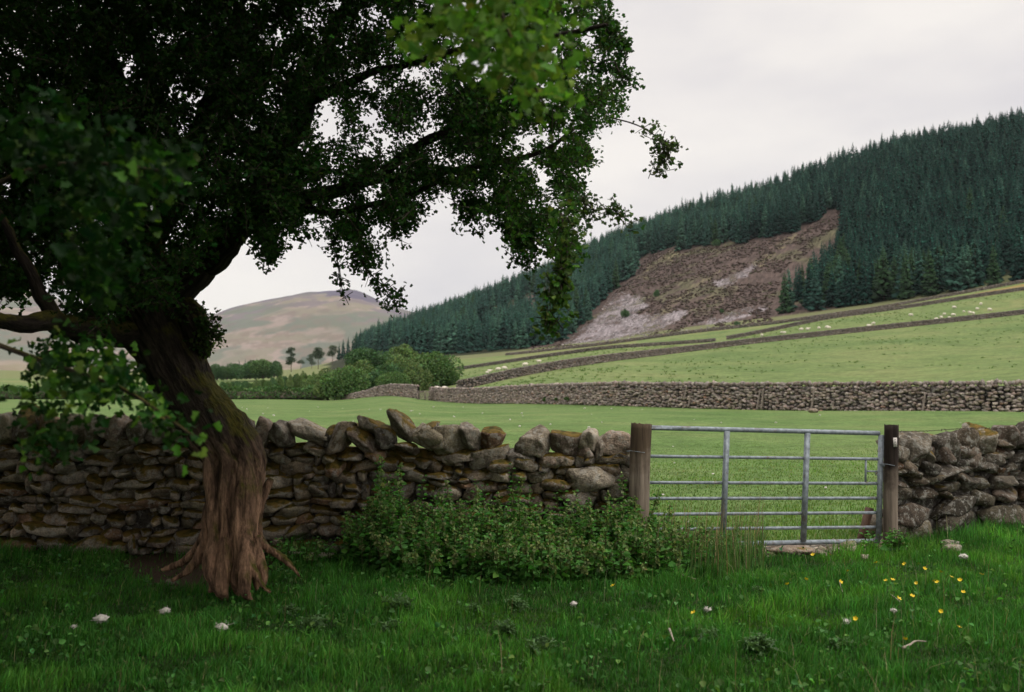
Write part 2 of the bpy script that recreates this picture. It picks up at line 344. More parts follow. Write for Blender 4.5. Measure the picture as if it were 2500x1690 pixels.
def levels(u):
    """u (n,) -> Y (n,7), Z (n,7)"""
    u = np.asarray(u, float); Ys = []; Zs = []
    Y0 = np.full(u.shape, 29.5); X0 = (u - 1250) / F * Y0; Ys.append(Y0); Zs.append(zn(X0, Y0) - .03)
    for lv in LV[1:]:
        a = np.array(lv, float); vv = 0; yy = 0
        for k in (-36, -18, 0, 18, 36):
            vv = vv + np.interp(u + k, a[:, 0], a[:, 1]) / 5; yy = yy + np.interp(u + k, a[:, 0], a[:, 2]) / 5
        Ys.append(yy); Zs.append(U(u, vv, yy)[..., 2])
    rise = np.maximum(Zs[-1] - Zs[-2], 0)
    Ys.append(Ys[-1] * 1.5); Zs.append(Zs[-1] * .96 - rise * .15 - 2)
    return np.stack(Ys, -1), np.stack(Zs, -1)
def slopes(Y, Z):
    h = np.diff(Y, axis=-1); d = np.diff(Z, axis=-1) / h; m = np.zeros_like(Y)
    w1 = 2 * h[..., 1:] + h[..., :-1]; w2 = h[..., 1:] + 2 * h[..., :-1]; same = d[..., 1:] * d[..., :-1] > 0
    with np.errstate(all='ignore'): hm = (w1 + w2) / (w1 / d[..., :-1] + w2 / d[..., 1:])
    m[..., 1:-1] = np.where(same, hm, 0); m[..., 0] = d[..., 0]; m[..., -1] = d[..., -1]; return m
def land(u, t, rough=True):
    """ground point at column u (n,) and level parameter t (n,)"""
    u = np.asarray(u, float); t = np.asarray(t, float); u, t = np.broadcast_arrays(u, t); sh = u.shape; u = u.ravel(); t = t.ravel()
    Y, Z = levels(u); m = slopes(Y, Z); i = np.clip(np.floor(t).astype(int), 0, NL - 2); f = t - i; r = np.arange(len(u))
    y0, y1, z0, z1, m0, m1 = Y[r, i], Y[r, i + 1], Z[r, i], Z[r, i + 1], m[r, i], m[r, i + 1]; h = y1 - y0
    y = y0 + h * f; z = (2 * f ** 3 - 3 * f ** 2 + 1) * z0 + (f ** 3 - 2 * f ** 2 + f) * h * m0 + (3 * f ** 2 - 2 * f ** 3) * z1 + (f ** 3 - f ** 2) * h * m1
    x = (u - 1250) / F * (y * ca + (z - CAMZ) * sa)
    if rough:
        a = sstep(3.9, 4.6, t); q = xy0(x, y, .012)
        z = z + a * 5 * fbm(q, 4, 4) + (1 - a) * sstep(.3, 1., t) * .35 * fbm(q * 4, 6, 3) * sstep(0, .12, np.abs(t - np.round(t)))
    return np.stack([x, y, z], -1).reshape(sh + (3,))
TT = np.linspace(0, 5, 501)
def hit(u, v):
    """first ground point behind photo pixel (u, v) on the valley side"""
    u = np.atleast_1d(np.asarray(u, float)); v = np.atleast_1d(np.asarray(v, float)); out = np.zeros(len(u))
    for k in range(len(u)):
        P = land(np.full(501, u[k]), TT, False); vv = np.minimum.accumulate(PJ(P)[1]); out[k] = np.interp(-v[k], -vv, TT)
    return land(u, out), out
CLEAR = [(1300, 850), (1339, 846), (1390, 830), (1460, 768), (1486, 727), (1546, 682), (1578, 628), (1645, 606), (1664, 617), (1740, 600), (1772, 601), (1855, 590), (1900, 580), (1942, 577), (2008, 537), (2056, 511), (2052, 545), (1999, 591), (1965, 625), (1922, 651), (1914, 667), (1887, 736), (1881, 773), (1886, 796), (1300, 875)]
STRIP = [(1160, 738), (1260, 700), (1350, 664), (1352, 682), (1260, 716), (1165, 752)]
SCREE = [[(1377, 842), (1420, 800), (1462, 768), (1500, 722), (1530, 712), (1565, 722), (1580, 745), (1545, 770), (1640, 758), (1684, 752), (1640, 790), (1590, 815), (1560, 832), (1440, 846)], [(1657, 812), (1720, 782), (1790, 762), (1855, 744), (1872, 752), (1800, 778), (1730, 800)], [(1745, 690), (1800, 668), (1850, 640), (1835, 665), (1760, 705)]]
GRASSY = [[(1562, 797), (1610, 760), (1650, 725), (1700, 690), (1730, 672), (1762, 658), (1720, 690), (1660, 735), (1600, 785)], [(1884, 606), (1939, 566), (1948, 572), (1905, 606)], [(1575, 655), (1640, 608), (1662, 615), (1610, 648), (1560, 690)], [(1830, 640), (1880, 612), (1900, 622), (1850, 650)], [(1700, 735), (1790, 700), (1800, 715), (1720, 750)], STRIP]
def terrain(name, m, us, t0, t1, rows, hill):
    t = np.linspace(t0, t1, rows); uu, tt = np.meshgrid(us, t); P = land(uu, tt); u, v = PJ(P)
    n = fbm(P * .03, 21, 4); n2 = fbm(P * .11, 23, 4); mk = np.zeros(uu.shape); T = np.zeros(uu.shape + (3,)) + .1
    if hill:
        inc = inpoly(u, v, CLEAR) | ((u > 1290) & (u < 2060) & (tt < 4.6)); mk = np.ones(uu.shape); T[:] = (.03, .035, .018)
        ju, jv = u + n * 26 + n2 * 16, v + n * 12 + n2 * 14
        T[inc] = (.085, .061, .052)
        hw = (inc * sstep(.1, .5, n2 + n) * .55)[..., None]; T[:] = T * (1 - hw) + np.array((.11, .115, .055)) * hw
        n3 = fbm(P * .35, 25, 3)
        for p in SCREE:
            k = (inpoly(ju, jv, p) * sstep(.3, -.1, n2 + n3 * .5))[..., None]; T[:] = T * (1 - k) + np.array((.24, .21, .215)) * k
        for p in GRASSY:
            k = (inpoly(u + n2 * 14 + n3 * 8, v + n2 * 14 + n3 * 6, p) * sstep(.35, -.25, n2 + n3 * .7) * .8)[..., None]; T[:] = T * (1 - k) + np.array((.17, .15, .085)) * k
        T *= np.clip(1 + .45 * n3 + .5 * fbm(P * .9, 27, 2) + np.random.default_rng(1).normal(0, .22, n3.shape), .3, 2.2)[..., None]
        low = (tt < 4.06) & (u > 1000); T[low] = (.15, .16, .075)
        val = u < 800 + n * 40; T[val] = (.16, .18, .075)
    else:
        dry = sstep(.15, .5, n2) * sstep(2., 2.2, tt) * .6
        T[:] = (.24, .23, .10); mk = dry
        band = (tt > 3.6) & (u > 1250) & (u < 1560); mk = np.where(band, .45, mk)
        br = (tt > 3.35) & (u > 2270) & (n2 > -.2) & (tt < 3.8); mk = np.where(br, .75, mk); T[br] = (.30, .21, .08)
        d = (np.abs(tt - 1) < .015); mk = np.where(d, .6, mk); T[d] = (.04, .10, .025)
    return tag(obj(name, mesh(name, P.reshape(-1, 3), [grid(rows, len(us))], T.reshape(-1, 3), {'mask': mk.ravel()}), m), kind='structure')
terrain('meadow', M_FIELD, np.arange(-900, 3401, 16.), 0, 1, 50, False)
terrain('upper_pasture', M_PAST, np.arange(-900, 3401, 16.), 1, 4, 90, False)
hu = np.concatenate([np.arange(-900, 1280, 16.), np.arange(1280, 2080, 4.), np.arange(2080, 3401, 16.)])
terrain('hillside', M_HILL, hu, 4, 6, 240, True)
# far moorland hill beyond the valley
def mountain():
    sk = np.array([(-900, 640), (-300, 690), (60, 712), (110, 718), (160, 745), (260, 790), (380, 800), (470, 788), (527, 778), (560, 765), (600, 757), (650, 748), (700, 737), (745, 728), (771, 726), (815, 722), (858, 718), (880, 723), (900, 732), (930, 745), (968, 757), (1019, 769), (1080, 785), (1200, 815), (1700, 880), (2200, 900)], float)
    us = np.concatenate([np.arange(-900, 0, 8.), np.arange(0, 1100, 3.), np.arange(1100, 2200, 8.)]); rows = 170; tt = np.linspace(0, 1.25, rows)[:, None]; vs = sum(np.interp(us + k, sk[:, 0], sk[:, 1]) for k in (-12, 0, 12)) / 3
    far = 2600 + 500 * np.sin(us / 300.) ; Y = 1350 + (far - 1350)[None] * tt
    ztop = U(us, vs, far)[:, 2]; zb = -12.; p = np.where(tt <= 1, 1.0 * np.sin(np.clip(tt, 0, 1) * np.pi / 2) ** 1.5, 1 - (tt - 1) * 1.2)
    Z = zb + (ztop - zb)[None] * p; X = (us[None] - 1250) / F * Y; P = np.stack([X, Y, Z], -1)
    nn = fbm(P * .0022, 31, 5); Z = Z + nn * 55 * np.sin(np.clip(tt, 0, 1) * np.pi) ; X = (us[None] - 1250) / F * (Y * ca + (Z - 1.5) * sa); P = np.stack([X, Y, Z], -1)
    n1 = fbm(P * .0075 * np.array([1, .5, 3.2]), 33, 5); n2 = fbm(P * .03 * np.array([1, .6, 2.2]), 35, 4); u = np.broadcast_to(us[None], Z.shape); hh = p + n1 * .16
    T = np.zeros(Z.shape + (3,)); T[:] = (.28, .225, .195)
    def put(w_, c, k=1.): w_ = (np.asarray(w_, float) * k)[..., None]; T[:] = T * (1 - w_) + np.array(c) * w_
    S_ = lambda a, b, x: sstep(a, b, x)
    put(S_(-.08, .06, n1) * S_(.1, .3, hh), (.125, .15, .12), .85); put(S_(-.12, -.2, n1), (.19, .18, .13), .7); put(S_(.05, .2, n2), (.19, .15, .125), .65)
    put(S_(.8, .95, hh + n2 * .08), (.12, .105, .145), .95); put(S_(.5, .75, hh) * S_(-.05, .1, n2), (.17, .145, .16), .7)
    put(S_(.3, .1, hh), (.22, .19, .10), .6); put(inpoly(u + n2 * 20, Z * 0 + p + n2 * .03, [(728, .2), (796, .22), (790, .36), (740, .33)]), (.06, .09, .075), .8)
    put(inpoly(u + n2 * 22, p + n2 * .05, [(735, 1.2), (735, .93), (790, .86), (850, .80), (905, .84), (940, .95), (940, 1.2)]), (.10, .09, .135), .8); put(S_(.1, -.25, fbm(P * .012 * np.array([1, .5, 2]), 37, 4)), (.16, .165, .125), .5)
    o = obj('mountain', mesh('mountain', P.reshape(-1, 3), [grid(rows, len(us))], T.reshape(-1, 3), {'mask': np.ones(Z.size)}), ground_mat("moor", [(.3, (.2, .2, .2)), (.7, (.2, .2, .2))], .01, True, .5, 4, .02)); tag(o, kind='structure')
mountain()
gv = np.array([(-6000, -400, -14), (6000, -400, -14), (6000, 9000, -14), (-6000, 9000, -14)], float)
tag(obj('land', mesh('land', gv, [np.array([[0, 1, 2, 3]])], (.1, .13, .05), {'mask': np.zeros(4)}), M_PAST), kind='structure')
# ------------------------------------------------------------------ dry-stone walls near the camera
PAL = np.array([1.06, .97, .84]) * np.array([(.20, .185, .165), (.18, .155, .125), (.22, .185, .16), (.20, .135, .095), (.29, .27, .235), (.13, .122, .112), (.20, .185, .145), (.165, .15, .125)])
def pal(g, n, k=1.0, p=None): return PAL[g.choice(len(PAL), n, p=p)] * np.exp(g.normal(0, .16, (n, 1))) * k
gr = np.random.default_rng(11)
NEARP = [.2, .14, .14, .04, .12, .12, .12, .12]
ROCKS = [rock(gr, 3, 44, .045) for _ in range(44)]
def tangent(x):
    d = np.array([.2, float(wallY(x + .1) - wallY(x - .1)), 0]); d /= np.linalg.norm(d); return np.array([d, [-d[1], d[0], 0], [0, 0, 1]]).T
def wall_body(X0, X1, H, g, big=1.0, hx=None):
    idx, M, T = [], [], []
    z = 0.; c = 0; sc_ = big
    while z < H - .03:
        h = g.uniform(.05, .125) * sc_ * (1.35 if z < .2 else 1.0); h = min(h, H - z + .03); x = X0 + g.uniform(-.03, .04)
        while x < X1:
            wd = (g.uniform(.06, .18) if g.random() < .55 else g.uniform(.18, .36)) * sc_ * (1.25 if z < .25 else 1.); hh = h * g.uniform(.8, 1.2); xc = x + wd / 2
            wav = .09 * vnoise(np.array([xc * 1.1, c * .35, 3.]), 5) * min(1, z / .15); subs = [(xc, z + h / 2 + wav, wd, hh)]
            if h > .11 and wd < .24 and g.random() < .35: subs = [(xc, z + h * .27 + wav, wd, h * .55), (xc + g.uniform(-.02, .02), z + h * .76 + wav, wd * g.uniform(.8, 1.1), h * .5)]
            for (a, b, ww, hh_) in subs:
                if a > X1 - ww * .3 or (hx is not None and b + hh_ * .3 > hx(a)) or g.random() < .03: continue
                B = tangent(a); rt = rotm(g, 1, .2, .15, .2)[0]; S = np.diag([ww * .55, g.uniform(.10, .17), hh_ * .58])
                M.append(B @ rt @ S); idx.append(g.integers(len(ROCKS)))
                T.append(np.array([a, float(wallY(a)), 0]) + B @ np.array([0, .12 + g.normal(0, .035) + .07 * b, 0]) + np.array([0, 0, b + float(zn(a, wallY(a) - .1)) - .02]))
            x += wd * g.uniform(.97, 1.05)
        z += h * .98; c += 1
    return np.array(idx), np.array(M), np.array(T)
def make_wall(name, label, X0, X1, H, copes, g, big, m, cap, hx=None, tone=1.0):
    root = tag(obj(name, None), label, 'wall'); root.location = (X0, float(wallY(X0)), 0)
    off = np.array(root.location)
    a = Acc(); idx, M, T = wall_body(X0, X1, H, g, big, hx)
    flip = np.sign(g.normal(0, 1, (len(idx), 3))); flip[:, 2] *= np.sign(np.prod(flip, 1)) ; M = M @ (np.eye(3)[None] * flip[:, None, :])
    scatter(a, ROCKS, idx, M, T - off, pal(g, len(idx), tone, NEARP))
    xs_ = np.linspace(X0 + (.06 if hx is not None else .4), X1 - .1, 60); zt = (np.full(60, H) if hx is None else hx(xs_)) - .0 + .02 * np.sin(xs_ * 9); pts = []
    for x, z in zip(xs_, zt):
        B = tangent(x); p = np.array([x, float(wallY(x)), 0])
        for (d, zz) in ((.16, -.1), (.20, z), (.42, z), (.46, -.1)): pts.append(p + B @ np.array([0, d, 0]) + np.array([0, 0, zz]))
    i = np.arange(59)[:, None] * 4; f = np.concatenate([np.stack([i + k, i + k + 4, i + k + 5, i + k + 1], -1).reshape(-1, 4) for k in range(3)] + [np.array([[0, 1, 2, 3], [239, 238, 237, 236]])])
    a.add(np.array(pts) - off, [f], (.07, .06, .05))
    o = obj('wall_body', a.mesh('wall_body'), m, root)
    for (u, v, wp, hp, tilt, mossy) in copes:
        v += 3; hp *= 1.12 if abs(tilt) < 20 else .92; wp *= 1.05 if abs(tilt) < 20 else 1.15; tilt += g.normal(0, 3)
        Y = float(np.interp(u, [-400, 1560, 2150, 2430], [8.95, 8.72, 9.3, 10.4])) + .2; px = F / Y; P = U(u, v, Y)
        V, Fc = rock(g, 4, 40, .05); B = tangent(float(P[0])); t = math.radians(-tilt)
        Rt = np.array([[math.cos(t), 0, math.sin(t)], [0, 1, 0], [-math.sin(t), 0, math.cos(t)]])
        V = V @ (B @ Rt @ rotm(g, 1, .12, .0, .12)[0] @ np.diag([wp / 2 / px * 1.06, g.uniform(.15, .2), hp / 2 / px * 1.06])).T
        b = Acc(); b.add(V, [Fc], pal(g, 1, 1.12 * tone, cap or NEARP)[0] if not mossy else pal(g, 1, .9, NEARP)[0])
        s = obj('cope_stone', b.mesh('cope_stone'), M_STONE if mossy else M_STONE2, root); s.location = P - off
    return root
COPES = [(-330, 1040, 60, 70, 5, 0), (-260, 1042, 55, 66, -8, 0), (-190, 1040, 60, 70, 3, 1), (-120, 1042, 52, 66, 10, 0), (-55, 1042, 60, 68, -6, 0), (10, 1044, 56, 66, 4, 0), (75, 1042, 54, 68, -6, 1), (130, 1046, 50, 60, 5, 0), (185, 1045, 50, 66, -4, 0),
  (239, 1048, 36, 72, -8, 0), (290, 1046, 58, 66, 25, 0), (350, 1044, 52, 72, 6, 1), (402, 1044, 44, 60, -14, 1), (452, 1046, 54, 60, 12, 0), (510, 1048, 50, 58, -4, 0), (566, 1050, 48, 64, 8, 1), (608, 1052, 30, 58, 0, 1),
  (641, 1056, 42, 72, -14, 0), (690, 1060, 56, 66, -32, 0), (757, 1052, 96, 44, -32, 0), (782, 1092, 60, 22, -28, 0), (808, 1066, 24, 56, -18, 1), (834, 1066, 40, 84, -32, 0), (884, 1066, 92, 48, -40, 1), (906, 1040, 50, 34, -20, 1), (941, 1064, 50, 56, 0, 1), (982, 1040, 70, 50, -34, 1), (1000, 1090, 46, 24, -16, 1),
  (1036, 1062, 54, 52, -24, 0), (1056, 1040, 22, 22, 0, 1), (1099, 1072, 60, 74, 4, 0), (1149, 1066, 38, 60, 8, 0), (1200, 1068, 52, 50, -6, 1), (1195, 1112, 90, 40, 4, 1), (1270, 1114, 66, 34, -10, 0),
  (1316, 1080, 62, 56, 0, 0), (1376, 1074, 66, 50, -8, 1), (1352, 1120, 76, 34, 6, 1), (1440, 1072, 42, 52, 6, 0), (1428, 1112, 36, 36, -20, 0), (1470, 1096, 28, 54, 0, 0), (1506, 1078, 54, 66, -26, 0), (1518, 1134, 66, 42, -6, 1), (1458, 1140, 62, 26, -4, 1)]
wl = make_wall('dry_stone_wall', 'mossy dry stone wall running behind the leaning tree up to the gate', -6.1, 1.17, 1.07, COPES, np.random.default_rng(5), 1.0, M_STONE, None, lambda x: np.interp(x, [-2.4, -1.9, -.9, -.3, 1.2], [1.06, 1.02, 1.0, .95, .94]), 1.12)
COPES2 = [(2216, 1092, 54, 76, -18, 0), (2258, 1066, 50, 18, 8, 0), (2290, 1092, 62, 54, 6, 0), (2340, 1076, 58, 66, -34, 0), (2394, 1070, 66, 52, -10, 1), (2348, 1128, 46, 58, -14, 0), (2398, 1114, 44, 36, 0, 0), (2252, 1110, 24, 50, 10, 1), (2450, 1066, 58, 56, 6, 0), (2505, 1062, 52, 60, -6, 0), (2560, 1060, 58, 58, 8, 0), (2620, 1058, 54, 60, -6, 0)]
wr = make_wall('dry_stone_wall', 'dark grey stub of dry stone wall beyond the gate latch, big rough boulders', 3.9, 6.6, .93, COPES2, np.random.default_rng(9), 1.5, M_STONE2, [.3, .1, .05, .02, .13, .2, .1, .1], None, .5)
# through block and quoins at the gate end of the long wall
for (u, v, wp, hp) in ((1448, 1172, 128, 56), (1526, 1176, 70, 52), (1522, 1206, 78, 16), (1520, 1244, 74, 52), (1410, 1224, 70, 44), (1500, 1276, 80, 34)):
    Y = 8.72 + .12; px = F / Y; P = U(u, v, Y); V, Fc = rock(gr, 3, 18, .05); b = Acc(); b.add(V * (wp / 2 / px * 1.04, .17, hp / 2 / px * 1.06), [Fc], pal(gr, 1, 1.05, [.35, .1, .1, 0, .25, .05, .1, .05])[0])
    s = obj('quoin_stone', b.mesh('quoin_stone'), M_STONE2, wl); s.location = P - np.array(wl.location)
# ------------------------------------------------------------------ field walls up the valley side
FR = [rock(gr, 1, 10, .08) for _ in range(12)]
def far_wall(name, label, us, t, H, course, m, g, tint=1.0, cope=.26, hs=None):
    P = land(us, np.full(len(us), float(t)), False); sl = np.concatenate([[0], np.cumsum(np.linalg.norm(np.diff(P[:, :2], axis=0), axis=1))]); Ltot = sl[-1]
    root = tag(obj(name, None), label, 'wall', 'field walls up the valley side'); root.location = P[0]
    def at(s): return np.stack([np.interp(s, sl, P[:, k]) for k in range(3)], -1)
    idx, M, T, C = [], [], [], []
    hm = (lambda s_: np.ones(np.shape(s_))) if hs is None else (lambda s_: np.interp(np.interp(s_, sl, us), hs[0], hs[1]))
    hb = H - cope * .8; nrow = max(2, int(hb / course)); a = Acc()
    for r in range(nrow + 1):
        top = r == nrow; ln = cope * .62 if top else course * 1.7; n = max(4, int(Ltot / ln)); s = (np.arange(n) + g.uniform(-.25, .25, n)) * Ltot / n
        q = at(s); d = unit(at(s + .3) - at(s - .3)); d[:, 2] = 0; d = unit(d); nr_ = np.stack([d[:, 1], -d[:, 0], 0 * s], -1); nr_ *= np.where(nr_[:, 1] > 0, -1, 1)[:, None]
        B = np.stack([d, nr_, np.tile([0., 0, 1], (n, 1))], -1); ch = hb / nrow
        if top: S = np.stack([np.full(n, ln * .6) * g.uniform(.8, 1.2, n), g.uniform(.2, .28, n), cope * .6 * g.uniform(.75, 1.25, n)], -1); rm = rotm(g, n, .1, .25, .1); z = hb + cope * .42; dy = 0
        else: S = np.stack([ln * .6 * g.uniform(.6, 1.25, n), np.full(n, .16), ch * .6 * g.uniform(.75, 1.2, n)], -1); rm = rotm(g, n, .12, .14, .1); z = (r + .5) * ch; dy = .24 - .1 * r / nrow
        M.append(B @ rm @ (np.eye(3)[None] * S[:, None, :])); T.append(q + nr_ * (dy + g.normal(0, .03, n))[:, None] + np.stack([0 * s, 0 * s, z * hm(s)], -1) + g.normal(0, .02, (n, 1)) * np.array([0, 0, 1])); T[-1][:, 2] += (0 if top else 1) * g.normal(0, ch * .28, n); idx.append(g.integers(0, len(FR), n)); C.append(np.array([1.02, 1.0, 1.17]) * pal(g, n, tint * (.8 if r > nrow - 3 else 1.15), [.27, .13, .18, .02, .2, .05, .1, .05]))
    scatter(a, FR, np.concatenate(idx), np.concatenate(M), np.concatenate(T) - P[0], np.concatenate(C))
    n = max(20, int(Ltot / 2.)); s = np.linspace(0, Ltot, n); q = at(s); d = unit(at(s + .3) - at(s - .3)); nr_ = np.stack([-d[:, 1], d[:, 0], 0 * s], -1)
    pts = np.stack([q - nr_ * .2 - [0, 0, .3], q - nr_ * .12 + np.stack([0 * s, 0 * s, hb * hm(s)], -1), q + nr_ * .12 + np.stack([0 * s, 0 * s, hb * hm(s)], -1), q + nr_ * .2 - [0, 0, .3]], 1).reshape(-1, 3) - P[0]
    i = np.arange(n - 1)[:, None] * 4; f = np.concatenate([np.stack([i + k, i + k + 4, i + k + 5, i + k + 1], -1).reshape(-1, 4) for k in range(3)])
    a.add(pts, [f], (.07, .06, .055)); obj('wall_body', a.mesh('wall_body'), m, root); return root
gw = np.random.default_rng(3)
far_wall('field_wall', 'tall grey dry stone wall crossing the meadow behind the gate', np.arange(1052, 3000, 6.), 1, 1.62, .145, M_FSTONE, gw, 1.4, .3)
far_wall('field_wall', 'low end of the meadow wall dropping to the hedge beside the round trees', np.arange(822, 1025, 4.), 1, 1.62, .2, M_FSTONE, gw, 1.4, .26, ([820, 850, 895, 925, 950, 1020], [.42, .45, .6, .9, 1.0, 1.05]))
far_wall('field_wall', 'brown wall slanting uphill across the pasture, the first above the meadow wall', np.arange(1118, 3000, 6.), 2, 1.36, .25, M_FSTONE, gw, .85, .3)
far_wall('field_wall', 'dark thin wall curving up the pasture and ending short above the slanting wall', np.arange(1112, 1748, 5.), 3, 1.05, .3, M_FSTONE, gw, .72, .36)
far_wall('field_wall', 'dark thin wall with sheep grazing below it, high on the pasture', np.arange(1774, 3000, 6.), 3, 1.2, .3, M_FSTONE, gw, .8, .36)
far_wall('field_wall', 'topmost boundary wall at the foot of the plantation and scree', np.arange(1235, 3000, 6.), 4, 1.25, .32, M_FSTONE, gw, .95, .4)
# ------------------------------------------------------------------ gate, posts, wire
PL, PR_ = 8.67, 9.32
def gp(u, v): return U(u, v, np.interp(u, [1590, 2155], [PL, PR_]))
gate = tag(obj('field_gate', None), 'grey galvanised seven bar field gate with tubular rails between two wooden posts', 'gate'); g0 = gp(1590, 1332); g0[2] = 0; gate.location = g0
def part(name, parent, off, P, r, m, n=10, sub=None):
    a = Acc(); V, f, _ = tube(np.asarray(P) - off, r, n); a.add(V, f); return obj(name, a.mesh(name), m, parent)
for (va, vb, r) in ((1044, 1058, .024), (1114, 1121, .0155), (1178.5, 1180.5, .0155), (1217.5, 1216.5, .0155), (1256, 1252, .0155), (1293, 1287, .0155), (1332, 1321, .024)):
    if r > .02: p = [gp(1572, va), gp(2146, vb)]
    else: p = [gp(1572, va), gp(2146, vb)]
    part('rail', gate, g0, np.linspace(p[0], p[1], 12), r, M_STEEL)
for (ut, ub, w_) in ((1578, 1574, .05), (1772, 1762, .048), (1968, 1958, .048), (2148, 2141, .046)):
    a = Acc(); p, q = gp(ut, np.interp(ut, [1590, 2155], [1044, 1058]) + 4), gp(ub, np.interp(ub, [1590, 2155], [1332, 1320]) - 3); d = np.array([PR_ - PL and 2.42, .65, 0]); d /= np.linalg.norm(d); nn = np.array([d[1], -d[0], 0])
    c = [(-w_ / 2, .0), (w_ / 2, .0), (w_ / 2, .03), (-w_ / 2, .03)]; V = [b + d * x + nn * (y + .008) - g0 for b in (q, p) for (x, y) in c]
    a.add(V, [np.array([(0, 1, 5, 4), (1, 2, 6, 5), (2, 3, 7, 6), (3, 0, 4, 7), (4, 5, 6, 7), (3, 2, 1, 0)])]); obj('upright', a.mesh('upright', False), M_STEEL, gate)
lt = part('latch', gate, g0, [gp(2114, 1124), gp(2113, 1178)], .011, M_STEEL)
b_ = part('latch_bolt', lt, g0, [gp(2114, 1151), gp(2147, 1151)], .008, M_STEEL)
part('latch_ring', lt, g0, [gp(2136, 1153), gp(2138, 1160), gp(2144, 1162), gp(2148, 1157)], .004, M_STEEL, 6)
def hinge(v):
    a = Acc(); p, q = gp(1560, v), gp(1640, v + 1); V, f, _ = tube(np.linspace(p, q, 5) + np.array([0, -.02, 0]) - g0, .012, 6); a.add(V * np.array([1, 1, 1]), f); obj('hinge', a.mesh('hinge'), M_STEEL, gate)
hinge(1046); hinge(1300)
a = Acc()
for k in range(9):
    c = gp(2142 + k * 2.6, 1128 + 9 * math.sin(k / 8 * math.pi)) + np.array([0, -.05, 0]); t = np.linspace(0, 6.283, 13); dd = np.array([.011, 0, 0]); ee = np.array([0, .007, 0]) if k % 2 else np.array([0, 0, .007]); V, f, _ = tube(c + np.cos(t)[:, None] * dd + np.sin(t)[:, None] * ee - g0, .0022, 5); a.add(V, f)
obj('chain', a.mesh('chain'), M_STEEL, gate)
def post(name, label, u, vt, vb, Y, wpx, m, lean, seed):
    rt = tag(obj(name, None), label, 'post'); b, t = U(u, vb, Y), U(u + lean, vt, Y); b0 = b.copy(); rt.location = b
    n = 26; s = np.linspace(-.15, 1, n)[:, None]; P = b + (t - b) * s - b0; r = wpx / 2 / F * Y; g = np.random.default_rng(seed)
    ph = g.uniform(0, 6, 5)
    md = lambda th, s_: 1 + .03 * np.sin(3 * th + ph[0]) + .018 * np.sin(7 * th + ph[1] + s_ * 2) + .012 * np.sin(13 * th + ph[2] + s_ * 3) + .02 * np.sin(s_ * 7 + th + ph[3])
    V, f, _ = tube(P, r, 40, True, md); sel = V[:, 2] > P[-1, 2] - .012; V[sel, 2] += g.normal(0, .006, sel.sum()); a = Acc(); a.add(V, f); obj('shaft', a.mesh('shaft'), m, rt); return rt, b0, r, t
p1, b1, r1, t1 = post('gate_post', 'thick round weathered gate post of brown wood at the nettles', 1557, 1035, 1300, 8.6, 50, M_POST, 8, 1)
p2, b2, r2, t2 = post('gate_post', 'slimmer gate post, dark above and pale below, with a small white tag', 2173, 1038, 1328, 9.28, 33, M_POST2, 3, 2)
def ring(p, b0, r, z, th=.003):
    a = Acc(); t = np.linspace(0, 2 * np.pi, 25)[:-1]; P = np.stack([np.cos(t) * (r + .004), np.sin(t) * (r + .004), z + .008 * np.sin(t * 2)], -1); P = np.vstack([P, P[:1]]); V, f, _ = tube(P, th, 5); a.add(V, f); obj('wire_loop', a.mesh('wire_loop'), M_STEEL, p)
ring(p1, b1, r1 * 1.03, .74); ring(p2, b2, r2 * 1.03, .78)
a = Acc(); V, f = box(0, 0, 0, .048, .008, .09); a.add(V, f); tg = obj('tag_plate', a.mesh('tag_plate', False), simple("white_enamel", (.62, .57, .52), .6, 0, .06, 30, 0), p2); q = U(2185.5, 1080, 9.28 - r2 * 1.13); tg.location = q - b2; tg.rotation_euler = (0, 0, .5)
for (dz, hh, ww) in ((.026, .010, .010), (.004, .014, .011), (-.020, .010, .009)):
    a = Acc(); V, f = box(-.006, -.0052, dz, ww, .003, hh); a.add(V, f); m_ = obj('tag_mark', a.mesh('tag_mark', False), simple("tag_ink", (.22, .2, .19), .7, 0, .1, 30, 0), tg)
wire = tag(obj('barbed_wire', None), 'thin rusty barbed wire strung from the tagged post over the wall top', 'wire'); w0 = U(2190, 1052, 9.3); wire.location = w0
a = Acc(); us_ = np.linspace(2184, 2680, 40); Pw = U(us_, 1053 - 7 * sstep(2184, 2420, us_) + 1.2 * np.sin((us_ - 2184) / 40), 9.3 + (us_ - 2184) / 236 * 1.0); V, f, _ = tube(Pw - w0, .0028, 5); a.add(V, f)
for x in np.arange(2200, 2670, 9.):
    p = U(x, np.interp(x, us_, PJ(Pw)[1]), 9.3 + (x - 2184) / 236 * 1.0) - w0
    for k in range(2):
        d = unit(rng.normal(0, 1, 3)) * .014; V, f, _ = tube([p - d, p + d], .002, 4); a.add(V, f)
obj('strand', a.mesh('strand'), simple("rusty_wire", (.07, .05, .04), .8, .3, .2, 40, 0), wire)
# leaning board behind the gate foot
a = Acc(); P0, P1 = gp(2136, 1246) + [0, .16, 0], gp(2114, 1318) + [0, .12, -.04]; V, f = box(0, 0, 0, .03, .1, .36); a.add(V, f); bd = obj('loose_board', a.mesh('loose_board', False), simple("reddish_board", (.13, .075, .05), .9, 0, .3, 8, .3), None, (P0 + P1) / 2); bd.rotation_euler = (0, .32, .25); tag(bd, 'reddish brown board leaning behind the foot of the gate', 'board')
